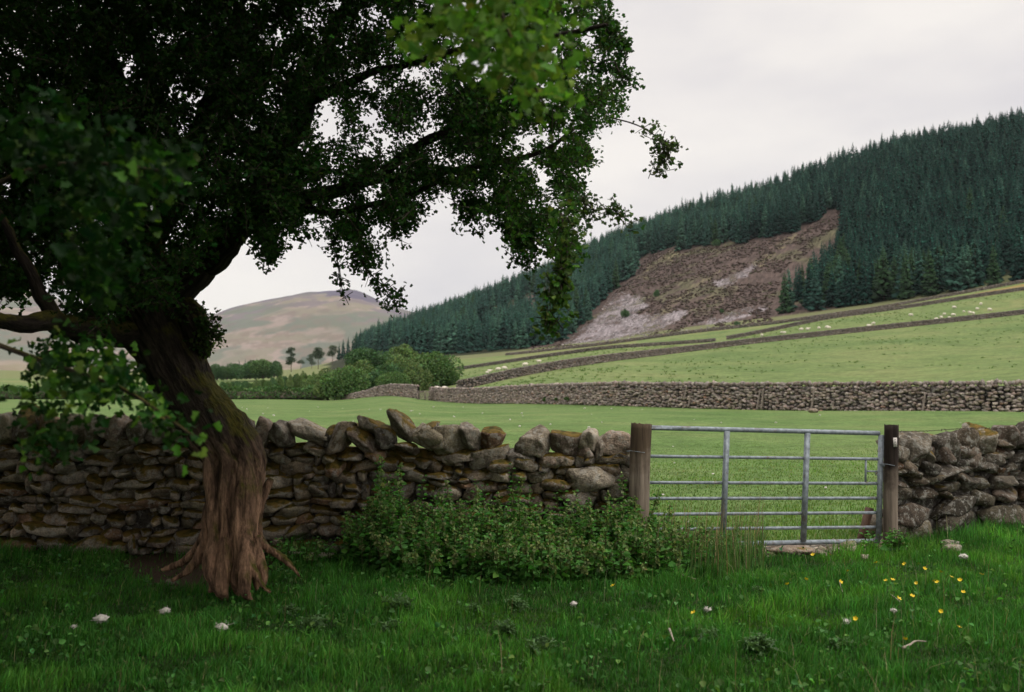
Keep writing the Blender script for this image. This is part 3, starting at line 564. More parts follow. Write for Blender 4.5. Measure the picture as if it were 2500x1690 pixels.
# stakes leaning on the field walls
def stake(u0, v0, u1, v1, Y, rad, label, group):
    b, t = U(u0, v0, Y), U(u1, v1, Y + .12); g = np.random.default_rng(int(u0)); s = np.linspace(-.12, 1, 9)[:, None]; a = Acc()
    V, f, _ = tube((b + (t - b) * s) - b, rad * np.linspace(1.05, .9, 9), 10, True, lambda th, s_: 1 + .05 * np.sin(3 * th + s_ * 4)); a.add(V, f)
    tag(obj('fence_stake', a.mesh('fence_stake'), M_STAKE, None, b), label, 'stake', group)
ORD = ['leftmost', 'second from the left', 'third from the left', 'fourth from the left', 'fifth from the left', 'sixth from the left', 'seventh from the left', 'eighth from the left', 'ninth from the left', 'tenth from the left', 'eleventh from the left', 'twelfth from the left', 'thirteenth from the left', 'fourteenth from the left', 'fifteenth from the left', 'sixteenth from the left', 'seventeenth from the left', 'eighteenth from the left', 'nineteenth from the left', 'twentieth from the left']
STK = [(1324, 981, 1328, 957), (1390, 977, 1394, 952), (1456, 981, 1460, 950), (1556, 983, 1563, 953), (1670, 974, 1675, 950), (1681, 990, 1691, 950), (1848, 997, 1856, 952), (1859, 995, 1864, 949), (1980, 1003, 1988, 952), (2251, 1013, 2259, 958)]
for k, (a0, a1, a2, a3) in enumerate(STK):
    P, t_ = hit(a0, a1); Y = float(land([a0], [1.])[0, 1]) - .55; stake(a0, a1, a2, a3, Y, .055, 'grey stake leaning against the meadow wall, %s of its row' % ORD[k], 'stakes along the meadow wall')
STK2 = [(1184, 949, 1185, 940), (1257, 926, 1257, 912), (1371, 900, 1370, 882), (1464, 882, 1463, 865), (1648, 863, 1648, 850), (1654, 863, 1654, 851)]
for k, (a0, a1, a2, a3) in enumerate(STK2):
    Y = float(land([a0], [2.])[0, 1]) - .6; stake(a0, a1, a2, a3, Y, .075, 'pale upright stake before the slanting brown wall, %s of six' % ORD[k], 'stakes along the slanting wall')
# hurdle closing the gap in the meadow wall
hu_ = tag(obj('sheep_hurdle', None), 'small wooden hurdle filling the gap in the meadow wall', 'hurdle'); h0 = U(1018, 981, 113.); hu_.location = h0
for v in (956, 959.5, 963, 966.5, 970, 974): part('rail', hu_, h0, [U(1018, v, 113), U(1058, v + .5, 112)], .07, M_STAKE, 6)
for u in (1019, 1038, 1057): part('stile', hu_, h0, [U(u, 980, 112.9), U(u, 958.5, 112.9)], .09, M_STAKE, 6)
# ------------------------------------------------------------------ leaning hawthorn
gt = np.random.default_rng(21)
tree = tag(obj('hawthorn_tree', None), 'old leaning hawthorn with fluted roots before the wall, dark canopy overhead', 'tree')
TB = np.array([-2.13, 7.2, 0.]); tree.location = TB
TRUNK = Acc()
def limb(name, pts, m=M_BARK, n=14, mod=None, tint=(.032, .024, .019), parent=tree, sm=6, into=None):
    """pts: (u, v, width in px, Y)"""
    p = np.array(pts, float); P = catmull(U(p[:, 0], p[:, 1], p[:, 3]), sm); r = catmull(np.stack([p[:, 2] / 2 / F * p[:, 3]] * 3, -1), sm)[:, 0]
    wob = (.25 if into is not None else .9); P = P + (np.stack([fbm(P * 4, 41, 3), fbm(P * 4, 44, 3), fbm(P * 4, 47, 3)], -1) * wob * r[:, None])
    V, f, bu = tube(P, np.maximum(r, .003), n, True, mod)
    nz = fbm(V * 9, 43, 3); c = np.repeat(P, n, 0); rr = np.repeat(r, n)
    V = V + unit(V - c) * (nz * .12 * rr)[:, None]
    if into is not None: into.add(V - TB, f, tint, bark=bu); return
    a = Acc(); a.add(V - TB, f, tint, bark=bu); return obj(name, a.mesh(name), m, parent)
flute = lambda th, s: 1 + np.clip(1.0 - s / 1.15, 0, 1) ** .8 * (.13 * np.sin(6 * th + 1.3 * s + .6) + .10 * np.sin(9 * th - 1.8 * s) + .05 * np.sin(14 * th + s)) + .05 * np.sin(2 * th + 2.2 * s) + .035 * np.sin(5 * th - 4 * s)
limb('trunk', [(576, 1452, 30, 7.25), (574, 1400, 40, 7.25), (574, 1340, 54, 7.25), (573, 1270, 80, 7.23), (574, 1200, 112, 7.21), (571, 1130, 138, 7.2), (548, 1070, 146, 7.2), (506, 1015, 142, 7.2), (462, 955, 140, 7.2), (424, 888, 150, 7.2), (392, 825, 156, 7.2), (370, 770, 160, 7.2), (356, 715, 165, 7.2), (345, 650, 120, 7.2), (338, 590, 90, 7.25)], n=72, mod=flute, tint=(.075, .054, .041), sm=9, into=TRUNK)
limb('limb', [(345, 740, 100, 7.2), (415, 712, 100, 7.2), (466, 676, 90, 7.2), (515, 630, 76, 7.15), (560, 590, 68, 7.1), (620, 545, 60, 7.0), (700, 505, 48, 6.9), (800, 470, 36, 6.8), (920, 440, 26, 6.7), (1050, 425, 19, 6.6), (1180, 400, 14, 6.5), (1320, 370, 12, 6.4), (1420, 300, 7, 6.3)])
limb('limb', [(560, 590, 60, 7.1), (610, 520, 58, 7.2), (660, 440, 52, 7.3), (710, 350, 46, 7.4), (755, 250, 40, 7.5), (800, 140, 34, 7.5), (840, 20, 26, 7.5), (880, -120, 16, 7.4)])
limb('limb', [(340, 640, 90, 7.25), (330, 560, 84, 7.3), (335, 470, 76, 7.3), (320, 360, 66, 7.3), (290, 240, 56, 7.2), (250, 110, 46, 7.2), (220, -60, 34, 7.2), (200, -250, 20, 7.2)])
limb('limb', [(350, 620, 70, 7.2), (400, 520, 62, 7.5), (460, 410, 54, 7.8), (500, 290, 46, 8.0), (540, 160, 36, 8.1), (580, 20, 24, 8.2)])
limb('limb', [(330, 830, 70, 7.1), (270, 815, 66, 6.7), (200, 795, 60, 6.2), (130, 782, 52, 5.8), (60, 790, 44, 5.4), (-60, 770, 34, 5.0), (-240, 700, 24, 4.6)])
limb('limb', [(150, 782, 44, 5.9), (110, 735, 38, 5.8), (85, 690, 30, 5.7), (40, 600, 24, 5.6), (-20, 480, 16, 5.5)])
limb('limb', [(700, 505, 30, 6.9), (790, 520, 20, 6.7), (880, 505, 15, 6.5), (980, 480, 15, 6.4), (1080, 440, 9, 6.3)])
limb('limb', [(755, 250, 26, 7.5), (880, 190, 20, 7.0), (1020, 150, 17, 6.4), (1180, 110, 16, 5.6), (1340, 90, 16, 4.8), (1480, 60, 10, 4.2)])
limb('limb', [(920, 440, 30, 6.7), (1020, 360, 24, 6.6), (1130, 300, 20, 6.5), (1260, 250, 15, 6.4), (1390, 230, 9, 6.3), (1500, 260, 5, 6.3)])
limb('burr', [(452, 742, 40, 7.15), (470, 770, 60, 7.1), (478, 806, 56, 7.08), (490, 840, 44, 7.1), (505, 870, 20, 7.15)], tint=(.07, .05, .04), into=TRUNK)
# sinewy roots flowing out of the trunk
def root(pts):
    (u0, v0, w0, y0), (u1, v1, w1, y1) = pts[0], pts[1]; s_ = (u0 - 545) * .35
    pts = [(574 + (a - 574) * (.9 if b < 1340 else 1.0), b, c * .74, d) for a, b, c, d in pts]; w0 *= .74
    lead = [(u0 - 75 + s_, v0 - 110, w0 * .4, 7.05), (u0 - 22 + s_ * .5, v0 - 48, w0 * .75, y0 + .03)] if v0 < 1200 and u0 > 530 else [(u0 + 22, v0 - 60, w0 * .5, y0 + .05)]
    limb('root', lead + pts, n=14, tint=(.20, .135, .095), sm=7, into=TRUNK)
root([(505, 1130, 40, 7.0), (512, 1220, 40, 6.98), (522, 1310, 40, 6.95), (512, 1380, 46, 6.92), (536, 1432, 44, 6.9), (548, 1462, 18, 6.95)])
root([(548, 1120, 44, 6.97), (545, 1210, 38, 6.95), (552, 1290, 38, 6.93), (548, 1360, 42, 6.9), (540, 1430, 44, 6.88), (552, 1466, 16, 6.92)])
root([(600, 1130, 50, 7.0), (604, 1210, 44, 6.96), (600, 1290, 42, 6.92), (602, 1350, 42, 6.86), (598, 1410, 38, 6.82), (602, 1450, 30, 6.8), (622, 1470, 10, 6.82)])
root([(628, 1150, 40, 7.06), (632, 1230, 34, 7.02), (622, 1300, 32, 6.98), (632, 1360, 30, 6.95), (645, 1400, 26, 6.92), (640, 1430, 20, 6.92)])
root([(640, 1230, 34, 7.1), (636, 1290, 30, 7.08), (652, 1330, 26, 7.05), (680, 1355, 22, 7.05), (708, 1378, 20, 7.04), (728, 1402, 12, 7.05), (736, 1412, 5, 7.06)])
root([(612, 1370, 26, 6.86), (630, 1410, 18, 6.82), (645, 1435, 14, 6.8), (662, 1446, 8, 6.8)])
root([(572, 1180, 30, 6.96), (574, 1270, 28, 6.93), (580, 1350, 26, 6.92), (575, 1420, 26, 6.9), (580, 1460, 10, 6.95)])
root([(505, 1240, 36, 7.05), (500, 1310, 34, 7.05), (485, 1360, 30, 7.05), (455, 1395, 22, 7.0), (420, 1418, 10, 7.0)])
root([(500, 1290, 30, 7.2), (475, 1345, 26, 7.3), (440, 1375, 20, 7.35), (395, 1392, 8, 7.35)])
root([(530, 1150, 30, 6.99), (532, 1230, 26, 6.97), (530, 1310, 24, 6.95), (528, 1380, 26, 6.93), (520, 1430, 22, 6.92), (510, 1446, 8, 6.95)])
root([(618, 1190, 22, 6.98), (616, 1260, 22, 6.95), (612, 1330, 22, 6.93), (618, 1390, 20, 6.9), (628, 1440, 10, 6.9)])
root([(590, 1180, 26, 6.94), (582, 1250, 24, 6.9), (588, 1330, 22, 6.9), (584, 1400, 20, 6.88)])
def fuse():
    """trunk, burr and roots grown into one continuous surface"""
    from mathutils.kdtree import KDTree
    me = TRUNK.mesh('trunk_raw'); o = obj('trunk_raw', me); md = o.modifiers.new('r', 'REMESH'); md.mode = 'VOXEL'; md.voxel_size = .0095
    ms = o.modifiers.new('s', 'SMOOTH'); ms.factor = .5; ms.iterations = 2
    ev = o.evaluated_get(bpy.context.evaluated_depsgraph_get()); m2 = ev.to_mesh(); n = len(m2.vertices); V = np.zeros(n * 3); m2.vertices.foreach_get('co', V); V = V.reshape(-1, 3)
    nr_ = np.zeros(n * 3); m2.vertices.foreach_get('normal', nr_); nr_ = nr_.reshape(-1, 3)
    q = [list(p.vertices) for p in m2.polygons]; ev.to_mesh_clear(); bpy.data.objects.remove(o)
    V0 = np.concatenate(TRUNK.V); T0 = np.concatenate(TRUNK.T); B0 = np.concatenate(TRUNK.A['bark']); kd = KDTree(len(V0))
    for i, c in enumerate(V0): kd.insert(c, i)
    kd.balance(); ix = np.zeros((n, 4), int); wt = np.zeros((n, 4))
    for i in range(n):
        for k, (c, j, d) in enumerate(kd.find_n(V[i], 4)): ix[i, k] = j; wt[i, k] = 1 / (d + .01) ** 2
    wt /= wt.sum(1, keepdims=True); T = (T0[ix] * wt[..., None]).sum(1)
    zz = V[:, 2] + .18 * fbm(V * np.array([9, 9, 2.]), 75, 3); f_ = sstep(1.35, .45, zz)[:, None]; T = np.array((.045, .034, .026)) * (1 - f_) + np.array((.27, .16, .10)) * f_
    B = np.stack([V[:, 0], V[:, 1], V[:, 2]], -1); lean_ = np.interp(V[:, 2], [0, 1.0, 2.4], [0, 0, -.75]); B[:, 0] -= lean_; B[:, 2] = B0[ix[:, 0], 2] * 0 + V[:, 2] * 1.15
    rdg = 1 - np.abs(fbm(B * np.array([22, 22, 3.0]), 77, 3)) * 2.2; V = V + nr_ * (rdg * .007 + fbm(B * np.array([40, 40, 9]), 71, 2) * .006 + fbm(B * np.array([7, 7, 1.6]), 73, 2) * .012)[:, None]
    qa = np.array([p for p in q if len(p) == 4]); ta = np.array([p for p in q if len(p) == 3]).reshape(-1, 3)
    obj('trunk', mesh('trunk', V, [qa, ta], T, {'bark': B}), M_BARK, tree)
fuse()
# ---- foliage
HOLES = [(307, 169, 24, 24), (325, 150, 10, 14), (796, 300, 44, 58), (799, 230, 14, 22), (934, 328, 34, 26), (954, 384, 20, 16), (902, 378, 22, 16), (988, 190, 22, 18), (1016, 170, 14, 14), (984, 155, 16, 14), (1014, 322, 26, 18), (1045, 350, 16, 13), (1128, 390, 36, 22), (1266, 370, 40, 18), (664, 256, 24, 28), (893, 268, 12, 18), (938, 160, 14, 12), (876, 360, 14, 10), (908, 488, 26, 14), (822, 437, 18, 12), (919, 450, 16, 12), (518, 612, 14, 26), (391, 580, 14, 34), (376, 515, 16, 20), (458, 526, 12, 9), (515, 507, 14, 16), (448, 570, 8, 20), (680, 549, 18, 10), (130, 680, 22, 24), (112, 722, 28, 16), (110, 765, 26, 22), (480, 272, 14, 20), (466, 300, 14, 14), (380, 86, 12, 16), (402, 92, 10, 14), (649, 90, 14, 12), (684, 80, 9, 18), (830, 100, 14, 10), (838, 80, 10, 14), (620, 300, 14, 12), (610, 165, 10, 10), (672, 200, 10, 12), (1350, 95, 22, 20), (1345, 130, 26, 16), (1440, 100, 24, 26), (1325, 328, 20, 26), (1290, 340, 24, 16), (1365, 340, 14, 20), (1320, 430, 20, 26), (1340, 470, 22, 18), (1482, 238, 10, 8), (1300, 390, 18, 14), (1100, 470, 40, 18), (1175, 470, 26, 14), (1220, 420, 18, 14), (1070, 395, 14, 12), (760, 545, 14, 10), (575, 680, 1, 1), (1090, 330, 14, 12), (1210, 330, 14, 12)]
CANOPY = [(-420, -700), (1380, -700), (1480, -60), (1490, 62), (1520, 130), (1470, 122), (1440, 100), (1424, 128), (1437, 158), (1485, 200), (1522, 252), (1486, 296), (1433, 328), (1437, 394), (1405, 418), (1430, 470), (1436, 520), (1409, 587), (1385, 640), (1345, 647), (1338, 609), (1314, 577), (1288, 630), (1268, 600), (1246, 590), (1239, 523), (1200, 533), (1172, 523), (1140, 520), (1121, 488), (1090, 472), (1064, 485), (1032, 507), (1016, 528), (981, 530), (965, 580), (937, 588), (930, 542), (898, 530), (886, 561), (912, 609), (908, 647), (884, 668), (870, 641), (854, 593), (828, 577), (820, 622), (777, 636), (755, 603), (720, 575), (672, 552), (664, 630), (640, 630), (632, 565), (600, 560), (560, 560), (520, 590), (470, 640), (440, 680), (420, 720), (300, 760), (260, 830), (180, 790), (110, 700), (40, 720), (-420, 700)]
bb = (-420, 1530, -330, 840)
def canopy_points(n, g, ylo, yhi, thr=-.32, umax=1600, umin=-500):
    out = []
    while sum(map(len, out)) < n:
        u = g.uniform(bb[0], bb[1], n * 2); v = g.uniform(bb[2], bb[3], n * 2); k = inpoly(u, v, CANOPY) & (u < umax) & (u > umin)
        q = np.stack([u / 70, v / 60, 0 * u + 3], -1); k &= fbm(q, 51, 3) > thr - .3 * sstep(560, 300, u)
        jx = fbm(np.stack([u / 18, v / 18, 0 * u], -1), 53, 2); k &= fbm(np.stack([u / 22, v / 22, 0 * u + 5], -1), 57, 2) > -.27 + .1 * sstep(560, 760, u)
        for (hu0, hv0, ra, rb) in HOLES: k &= ((u - hu0) / (ra + 6)) ** 2 + ((v - hv0) / (rb + 6)) ** 2 + jx * .5 > 1
        out.append(np.stack([u[k], v[k]], -1))
    o = np.concatenate(out)[:n]; Y = g.uniform(ylo, yhi, n); return o[:, 0], o[:, 1], Y
crown = Acc(); twig = Acc()
def twigs(A, B, r):
    n = len(A); d = unit(B - A); a = unit(np.cross(d, np.array([.3, .2, 1.]))); b = np.cross(d, a); th = np.arange(3) * 2.0944
    ring_ = (np.cos(th)[None, :, None] * a[:, None] + np.sin(th)[None, :, None] * b[:, None]) * r
    V = np.concatenate([A[:, None] + ring_, B[:, None] + ring_ * .5], 1).reshape(-1, 3); i = (np.arange(n) * 6)[:, None]
    twig.add(V - TB, [np.concatenate([i + np.array([[0, 1, 4, 3]]), i + np.array([[1, 2, 5, 4]]), i + np.array([[2, 0, 3, 5]])])], (.05, .038, .028))
def sprays(acc, C, g, nl, length, size, tint, droop=.5, jit=.035, tw=True, shape='lobed', young=0):
    n = len(C); d = unit(g.normal(0, 1, (n, 3)) + np.array([.25, -.1, -droop])); A = C - d * length * .5; B = C + d * length * .5
    if tw: twigs(A, B, .0035)
    s = g.uniform(0, 1, (n, nl, 1)); P = A[:, None] + (B - A)[:, None] * s + g.normal(0, jit, (n, nl, 3)); P = P.reshape(-1, 3)
    dd = np.repeat(d, nl, 0); tv = vary(g, len(P), tint)
    if young: lit_k = np.repeat(g.random(n) < young, nl); tv[lit_k] = np.clip(tv[lit_k] * np.array([5., 3.6, 2.6]), 0, 1)  # young: share of sprays brightened to paint lit leaves, not leaf age
    leaves(acc, P - TB, size * g.uniform(.7, 1.25, len(P)), g, tv, shape, dd * .8, 1.0)
TINT = (.030, .072, .016)
u, v, Y = canopy_points(7800, gt, 5.6, 8.8, -.28); sprays(crown, U(u, v, Y), gt, 18, .22, .0315, TINT, jit=.026)
u, v, Y = canopy_points(2000, gt, 5.8, 8.0, -.34, 1250, 600); sprays(crown, U(u, v, Y), gt, 17, .2, .03, TINT, jit=.03)
u, v, Y = canopy_points(4600, gt, 6.2, 9.6, -.6, 760); sprays(crown, U(u, v, Y), gt, 12, .3, .05, TINT)
u, v, Y = canopy_points(1100, gt, 5.6, 8.0, -.3, 1540, 1120); sprays(crown, U(u, v, Y), gt, 16, .2, .031, (.05, .11, .022), jit=.026)
def strand(pts, w_, nsp, Y, g, nl=10, size=.034, tint=TINT, length=.12, t0=0.):
    p = catmull(np.array(pts, float), 10); P = U(p[:, 0], p[:, 1], np.full(len(p), Y)); V, f, bu = tube(P, np.linspace(.006, .0025, len(P)), 5); twig.add(V - TB, f, (.05, .038, .028))
    s = np.sort(g.uniform(t0, 1, nsp)); q = np.stack([np.interp(s, np.linspace(0, 1, len(P)), P[:, k]) for k in range(3)], -1); q = q + g.normal(0, 1, q.shape) * (w_ / F * Y)
    sprays(crown, q, g, nl, length, size, tint, .6, .022)
strand([(800, 560), (820, 620), (830, 680), (838, 715), (852, 745)], 5, 16, 6.6, gt, 6)
strand([(870, 600), (890, 655), (925, 688), (948, 718), (972, 750)], 12, 34, 6.5, gt, 8)
strand([(848, 540), (880, 600), (900, 650)], 22, 26, 6.6, gt)
strand([(1480, 285), (1540, 300), (1580, 318), (1612, 345), (1622, 385), (1636, 415)], 10, 22, 6.3, gt, 7, tint=(.06, .09, .03), t0=.35)
strand([(1600, 340), (1640, 350), (1650, 362)], 7, 8, 6.3, gt, 6, tint=(.06, .09, .03)); strand([(1622, 390), (1605, 405), (1602, 416)], 6, 8, 6.3, gt, 6, tint=(.06, .09, .03))
strand([(1420, 480), (1450, 512), (1490, 510), (1520, 530), (1545, 545)], 9, 22, 5.5, gt, 7, tint=(.06, .1, .035))
strand([(1370, 520), (1385, 620), (1370, 690), (1352, 740), (1340, 800)], 9, 52, 4.6, gt, 9, .036, (.07, .13, .03))
strand([(1290, 520), (1295, 580), (1280, 630)], 16, 26, 6.2, gt); strand([(1500, 150), (1515, 180), (1540, 195)], 8, 10, 6., gt, 6); strand([(1480, 70), (1505, 100), (1522, 135)], 14, 22, 6., gt)
strand([(1420, 140), (1470, 160), (1510, 172), (1540, 200)], 14, 30, 6.2, gt, 8); strand([(650, 550), (655, 590), (655, 640)], 12, 40, 7., gt, 10)
strand([(452, 760), (470, 772), (500, 790), (520, 800), (536, 812)], 12, 34, 7.0, gt, 8, .032, (.05, .085, .025)); strand([(478, 830), (495, 850), (505, 835), (520, 815)], 10, 26, 7.0, gt, 8, .032, (.06, .095, .025))
strand([(1000, 500), (985, 540), (975, 590)], 16, 30, 6.5, gt); strand([(1120, 470), (1150, 500), (1160, 540)], 18, 26, 6.4, gt); strand([(1240, 520), (1256, 570), (1290, 640)], 14, 26, 6.3, gt)
# crown above the picture; unseen leaf masses added left and behind camera for shade
n = 4400; q = gt.normal(0, 1, (n, 3)); q = unit(q) * gt.uniform(0.3, 1, (n, 1)) ** .5; C = np.array([-3.5, 5.2, 5.4]) + q * np.array([3.5, 5.4, 1.5]); shade_left = np.array([-6.2, 4.5, 3.2]) + unit(gt.normal(0, 1, (2600, 3))) * gt.uniform(.3, 1, (2600, 1)) ** .5 * np.array([2.2, 6., 2.3]); shade_back = np.array([-3.6, -2.2, 2.9]) + unit(gt.normal(0, 1, (1500, 3))) * gt.uniform(.3, 1, (1500, 1)) ** .5 * np.array([4., 1.3, 2.4]); C = np.vstack([C, shade_left, shade_back]); cu, cv = PJ(C); C = C[((cv < -60) | (C[:, 1] < .5) | (cu < -160)) & (C[:, 1] > -3.6) & (np.linalg.norm(C - [0, 0, 1.5], axis=1) > 1.6)]
sprays(crown, C, gt, 14, .5, .085, TINT, .3, .09, False)
obj('crown', crown.mesh('crown'), M_LEAF, tree); obj('twigs', twig.mesh('twigs'), M_TWIG, tree)
# low boughs reaching towards the camera
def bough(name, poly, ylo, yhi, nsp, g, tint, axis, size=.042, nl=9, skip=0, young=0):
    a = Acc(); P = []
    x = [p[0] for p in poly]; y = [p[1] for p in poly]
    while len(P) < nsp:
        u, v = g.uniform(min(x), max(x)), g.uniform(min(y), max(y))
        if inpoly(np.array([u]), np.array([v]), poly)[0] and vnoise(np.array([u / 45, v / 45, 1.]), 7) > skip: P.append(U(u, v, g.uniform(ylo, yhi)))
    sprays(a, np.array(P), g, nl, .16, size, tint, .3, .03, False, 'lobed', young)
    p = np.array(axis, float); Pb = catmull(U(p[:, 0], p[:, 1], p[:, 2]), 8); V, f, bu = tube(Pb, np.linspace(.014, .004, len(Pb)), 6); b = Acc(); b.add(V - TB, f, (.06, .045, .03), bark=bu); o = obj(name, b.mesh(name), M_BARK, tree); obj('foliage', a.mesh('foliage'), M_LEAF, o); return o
gb = np.random.default_rng(31)
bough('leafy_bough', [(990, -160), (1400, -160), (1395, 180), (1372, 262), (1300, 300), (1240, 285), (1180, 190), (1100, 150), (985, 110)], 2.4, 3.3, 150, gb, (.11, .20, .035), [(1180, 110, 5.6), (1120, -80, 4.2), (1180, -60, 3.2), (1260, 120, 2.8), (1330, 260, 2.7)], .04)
bough('leafy_bough', [(40, 250), (150, 250), (180, 320), (250, 325), (340, 345), (400, 385), (462, 405), (455, 430), (400, 470), (330, 520), (320, 620), (290, 690), (275, 755), (205, 735), (170, 630), (40, 600)], 2.4, 4.0, 165, gb, (.010, .030, .007), [(-240, 640, 4.6), (-120, 520, 3.6), (60, 420, 3.2), (230, 400, 3.0), (420, 420, 2.9)], .04, 9, -.1, .13)  # near-black leaf colour paints deep shade; brightened sprays paint lit leaves
bough('leafy_bough', [(60, 860), (150, 830), (230, 850), (300, 880), (335, 940), (400, 1000), (470, 1050), (512, 1075), (495, 1090), (420, 1060), (350, 1035), (280, 990), (230, 1000), (245, 1060), (215, 1110), (60, 1110)], 2.7, 4.2, 120, gb, (.018, .05, .011), [(-240, 700, 4.6), (-100, 800, 3.8), (100, 880, 3.4), (300, 950, 3.2), (480, 1070, 3.0)], .036, 8, -.2, .22)  # leaf colour again darkened as shade, some sprays brightened as if lit
# ------------------------------------------------------------------ plantation conifers
def conifer(name, g, h=22., wd=3.1, lv=26, lean=0., dens=1.0, tintb=(.020, .052, .042)):
    a = Acc(); V, f, _ = tube([(0, 0, -1.5), (0, 0, h * .5), (0, 0, h * .97)], [.2, .12, .02], 5); a.add(V, f, (.07, .055, .045))
    z = .04 * h
    for i in range(lv):
        fr = i / (lv - 1); z = h * (.05 + .93 * fr ** .92); r = wd * (1 - fr) ** .8 * g.uniform(.85, 1.1) + .12; nb = max(4, int((9 - 4 * fr) * dens))
        for k in range(nb):
            th = g.uniform(0, 6.283); rr = r * g.uniform(.65, 1.12); dz = -rr * g.uniform(.16, .42); zz = z + g.normal(0, .15)
            d = np.array([math.cos(th), math.sin(th), 0]); s = np.array([-d[1], d[0], 0]); wv = rr * g.uniform(.22, .34)
            P = [d * .05 + [0, 0, zz], d * rr * .45 + s * wv + [0, 0, zz + dz * .3 - .1], d * rr + [0, 0, zz + dz + .12 * rr], d * rr * .45 - s * wv + [0, 0, zz + dz * .3 - .1], d * rr * .5 + [0, 0, zz + dz * .3 + .16 * rr],
                 d * rr * .72 + s * wv * .75 + [0, 0, zz + dz * .9 - .35], d * rr * .72 - s * wv * .75 + [0, 0, zz + dz * .9 - .35]]
            c = np.array(tintb) * math.exp(g.normal(.05, .3) - .35 + .5 * fr); a.add(P, [np.array([(0, 1, 4), (1, 2, 4), (2, 3, 4), (3, 0, 4), (1, 5, 2), (2, 6, 3)])], c)
    return a.mesh(name, False)
gc = np.random.default_rng(17)
CM = [conifer('spruce', gc, 22, w_, 27, tintb=t_) for (w_, t_) in ((4.2, (.027, .074, .052)), (3.7, (.020, .059, .042)), (4.6, (.038, .090, .060)), (4.0, (.025, .068, .052)), (4.2, (.026, .060, .024)), (4.2, (.010, .040, .030)), (3.8, (.013, .047, .034)))]
for m_ in CM: m_.materials.append(M_FAR)
def plant():
    g = gc; X, Y = np.meshgrid(np.arange(-700, 1500, 6.9), np.arange(335, 1600, 6.9)); X = X.ravel() + g.uniform(-3.4, 3.4, X.size); Y = Y.ravel() + g.uniform(-3.4, 3.4, Y.size)
    u = 1250 + F * X / (Y * 1.01); k = (u > 690) & (u < 2700); X, Y, u = X[k], Y[k], u[k]; Ly, _ = levels(u); k = (Y > Ly[:, 4] + 6) & (Y < Ly[:, 5] * 1.1); X, Y, u, Ly = X[k], Y[k], u[k], Ly[k]
    t = np.where(Y < Ly[:, 5], 4 + (Y - Ly[:, 4]) / (Ly[:, 5] - Ly[:, 4]), 5 + (Y - Ly[:, 5]) / (Ly[:, 6] - Ly[:, 5])); P = land(u, t); u, v = PJ(P); h = np.clip(g.normal(19.5, 2.2, len(u)), 13, 25) * (1 + .16 * vnoise(P * .02, 3)); px = h * F / P[:, 1]
    k = np.ones(len(u), bool)
    for fr in (0, .25, .5, .75, .95):
        for dx in (-.10, 0, .10):
            wq = dx * (1 - fr) * px
            k &= ~inpoly(u + wq, v - px * fr, CLEAR)
    for fr in (0.5, .8, 1.0): k &= ~inpoly(u, v - px * fr, STRIP)
    foot = np.interp(u, [700, 830, 1000, 1100, 1250, 1400, 1890, 2000, 2120, 2420], [860, 866, 866, 864, 855, 832, 778, 758, 746, 700]); k &= (v < foot) & (u > 830 + 25 * vnoise(P * .02, 9))
    P, u, v, h, px = P[k], u[k], v[k], h[k], px[k]; o = np.argsort(P[:, 1]); P, u, v, h, px = P[o], u[o], v[o], h[o], px[o]
    buf = np.full(1000, 9999.); vis = np.zeros(len(u))
    for i in range(len(u)):
        w_ = px[i] * .12; b0, b1 = int((u[i] - w_) / 4), int((u[i] + w_) / 4) + 1
        if b0 < 15 or b1 > 608: continue
        s = buf[b0:b1]; top = v[i] - px[i] * .8; vis[i] = np.clip(s - top, 0, px[i]).sum() * 4; buf[b0:b1] = np.minimum(s, top)
    big = np.zeros(len(u), bool); big[np.argsort(-vis)[:296]] = True
    rt = g.uniform(0, 6.28, len(u)); ix = g.integers(0, 5, len(u)); wm = g.uniform(.85, 1.2, len(u)); first = [None] * 7
    ix = np.where((u > 1950) & (v > 640), np.where(g.random(len(u)) < .4, 4, ix), np.where(g.random(len(u)) < .75, np.minimum(ix, 3), ix))
    dkp = sstep(1750, 2150, u + 120 * vnoise(P * .01, 12)); ix = np.where((g.random(len(u)) < dkp * .9) & ~((u > 2150) & (v > 690)), 5 + (g.random(len(u)) < .4), ix)
    for i in np.where(big)[0]:
        ob = bpy.data.objects.new('spruce', CM[ix[i]]); ob.location = P[i]; ob.rotation_euler = (0, 0, rt[i]); s = h[i] / 22; ob.scale = (s * wm[i], s * wm[i], s); col.objects.link(ob)
        if u[i] > 1700: gl = ('dark spruce on the edge of the plantation right of the brown scree', 'spruces of the right plantation')
        elif u[i] > 1290 and v[i] < 720: gl = ('spruce in the teal belt above the brown scree clearing', 'spruces above the clearing')
        elif v[i] > 780: gl = ('blue green spruce at the foot of the plantation left of the scree', 'spruces at the foot of the left plantation')
        else: gl = ('hazy spruce on the slope of the plantation left of the scree', 'spruces on the left plantation slope')
        tag(ob, gl[0], 'tree', gl[1])
        if first[ix[i]] is None: first[ix[i]] = ob
    r = ~big; me = bpy.data.meshes.new('conifer_plantation'); me.from_pydata(P[r].tolist(), [], [])
    for nm, d in (('sc', h[r] / 22), ('rt', rt[r]), ('wm', wm[r])): me.attributes.new(nm, 'FLOAT', 'POINT').data.foreach_set('value', d.astype(np.float32))
    me.attributes.new('ix', 'INT', 'POINT').data.foreach_set('value', ix[r].astype(np.int32))
    ob = obj('conifer_plantation', me); tag(ob, 'dense dark teal conifer plantation covering the hillside', 'plantation', None, 'stuff')
    ng = bpy.data.node_groups.new('plantation', 'GeometryNodeTree'); ng.interface.new_socket('Geometry', in_out='INPUT', socket_type='NodeSocketGeometry'); ng.interface.new_socket('Geometry', in_out='OUTPUT', socket_type='NodeSocketGeometry')
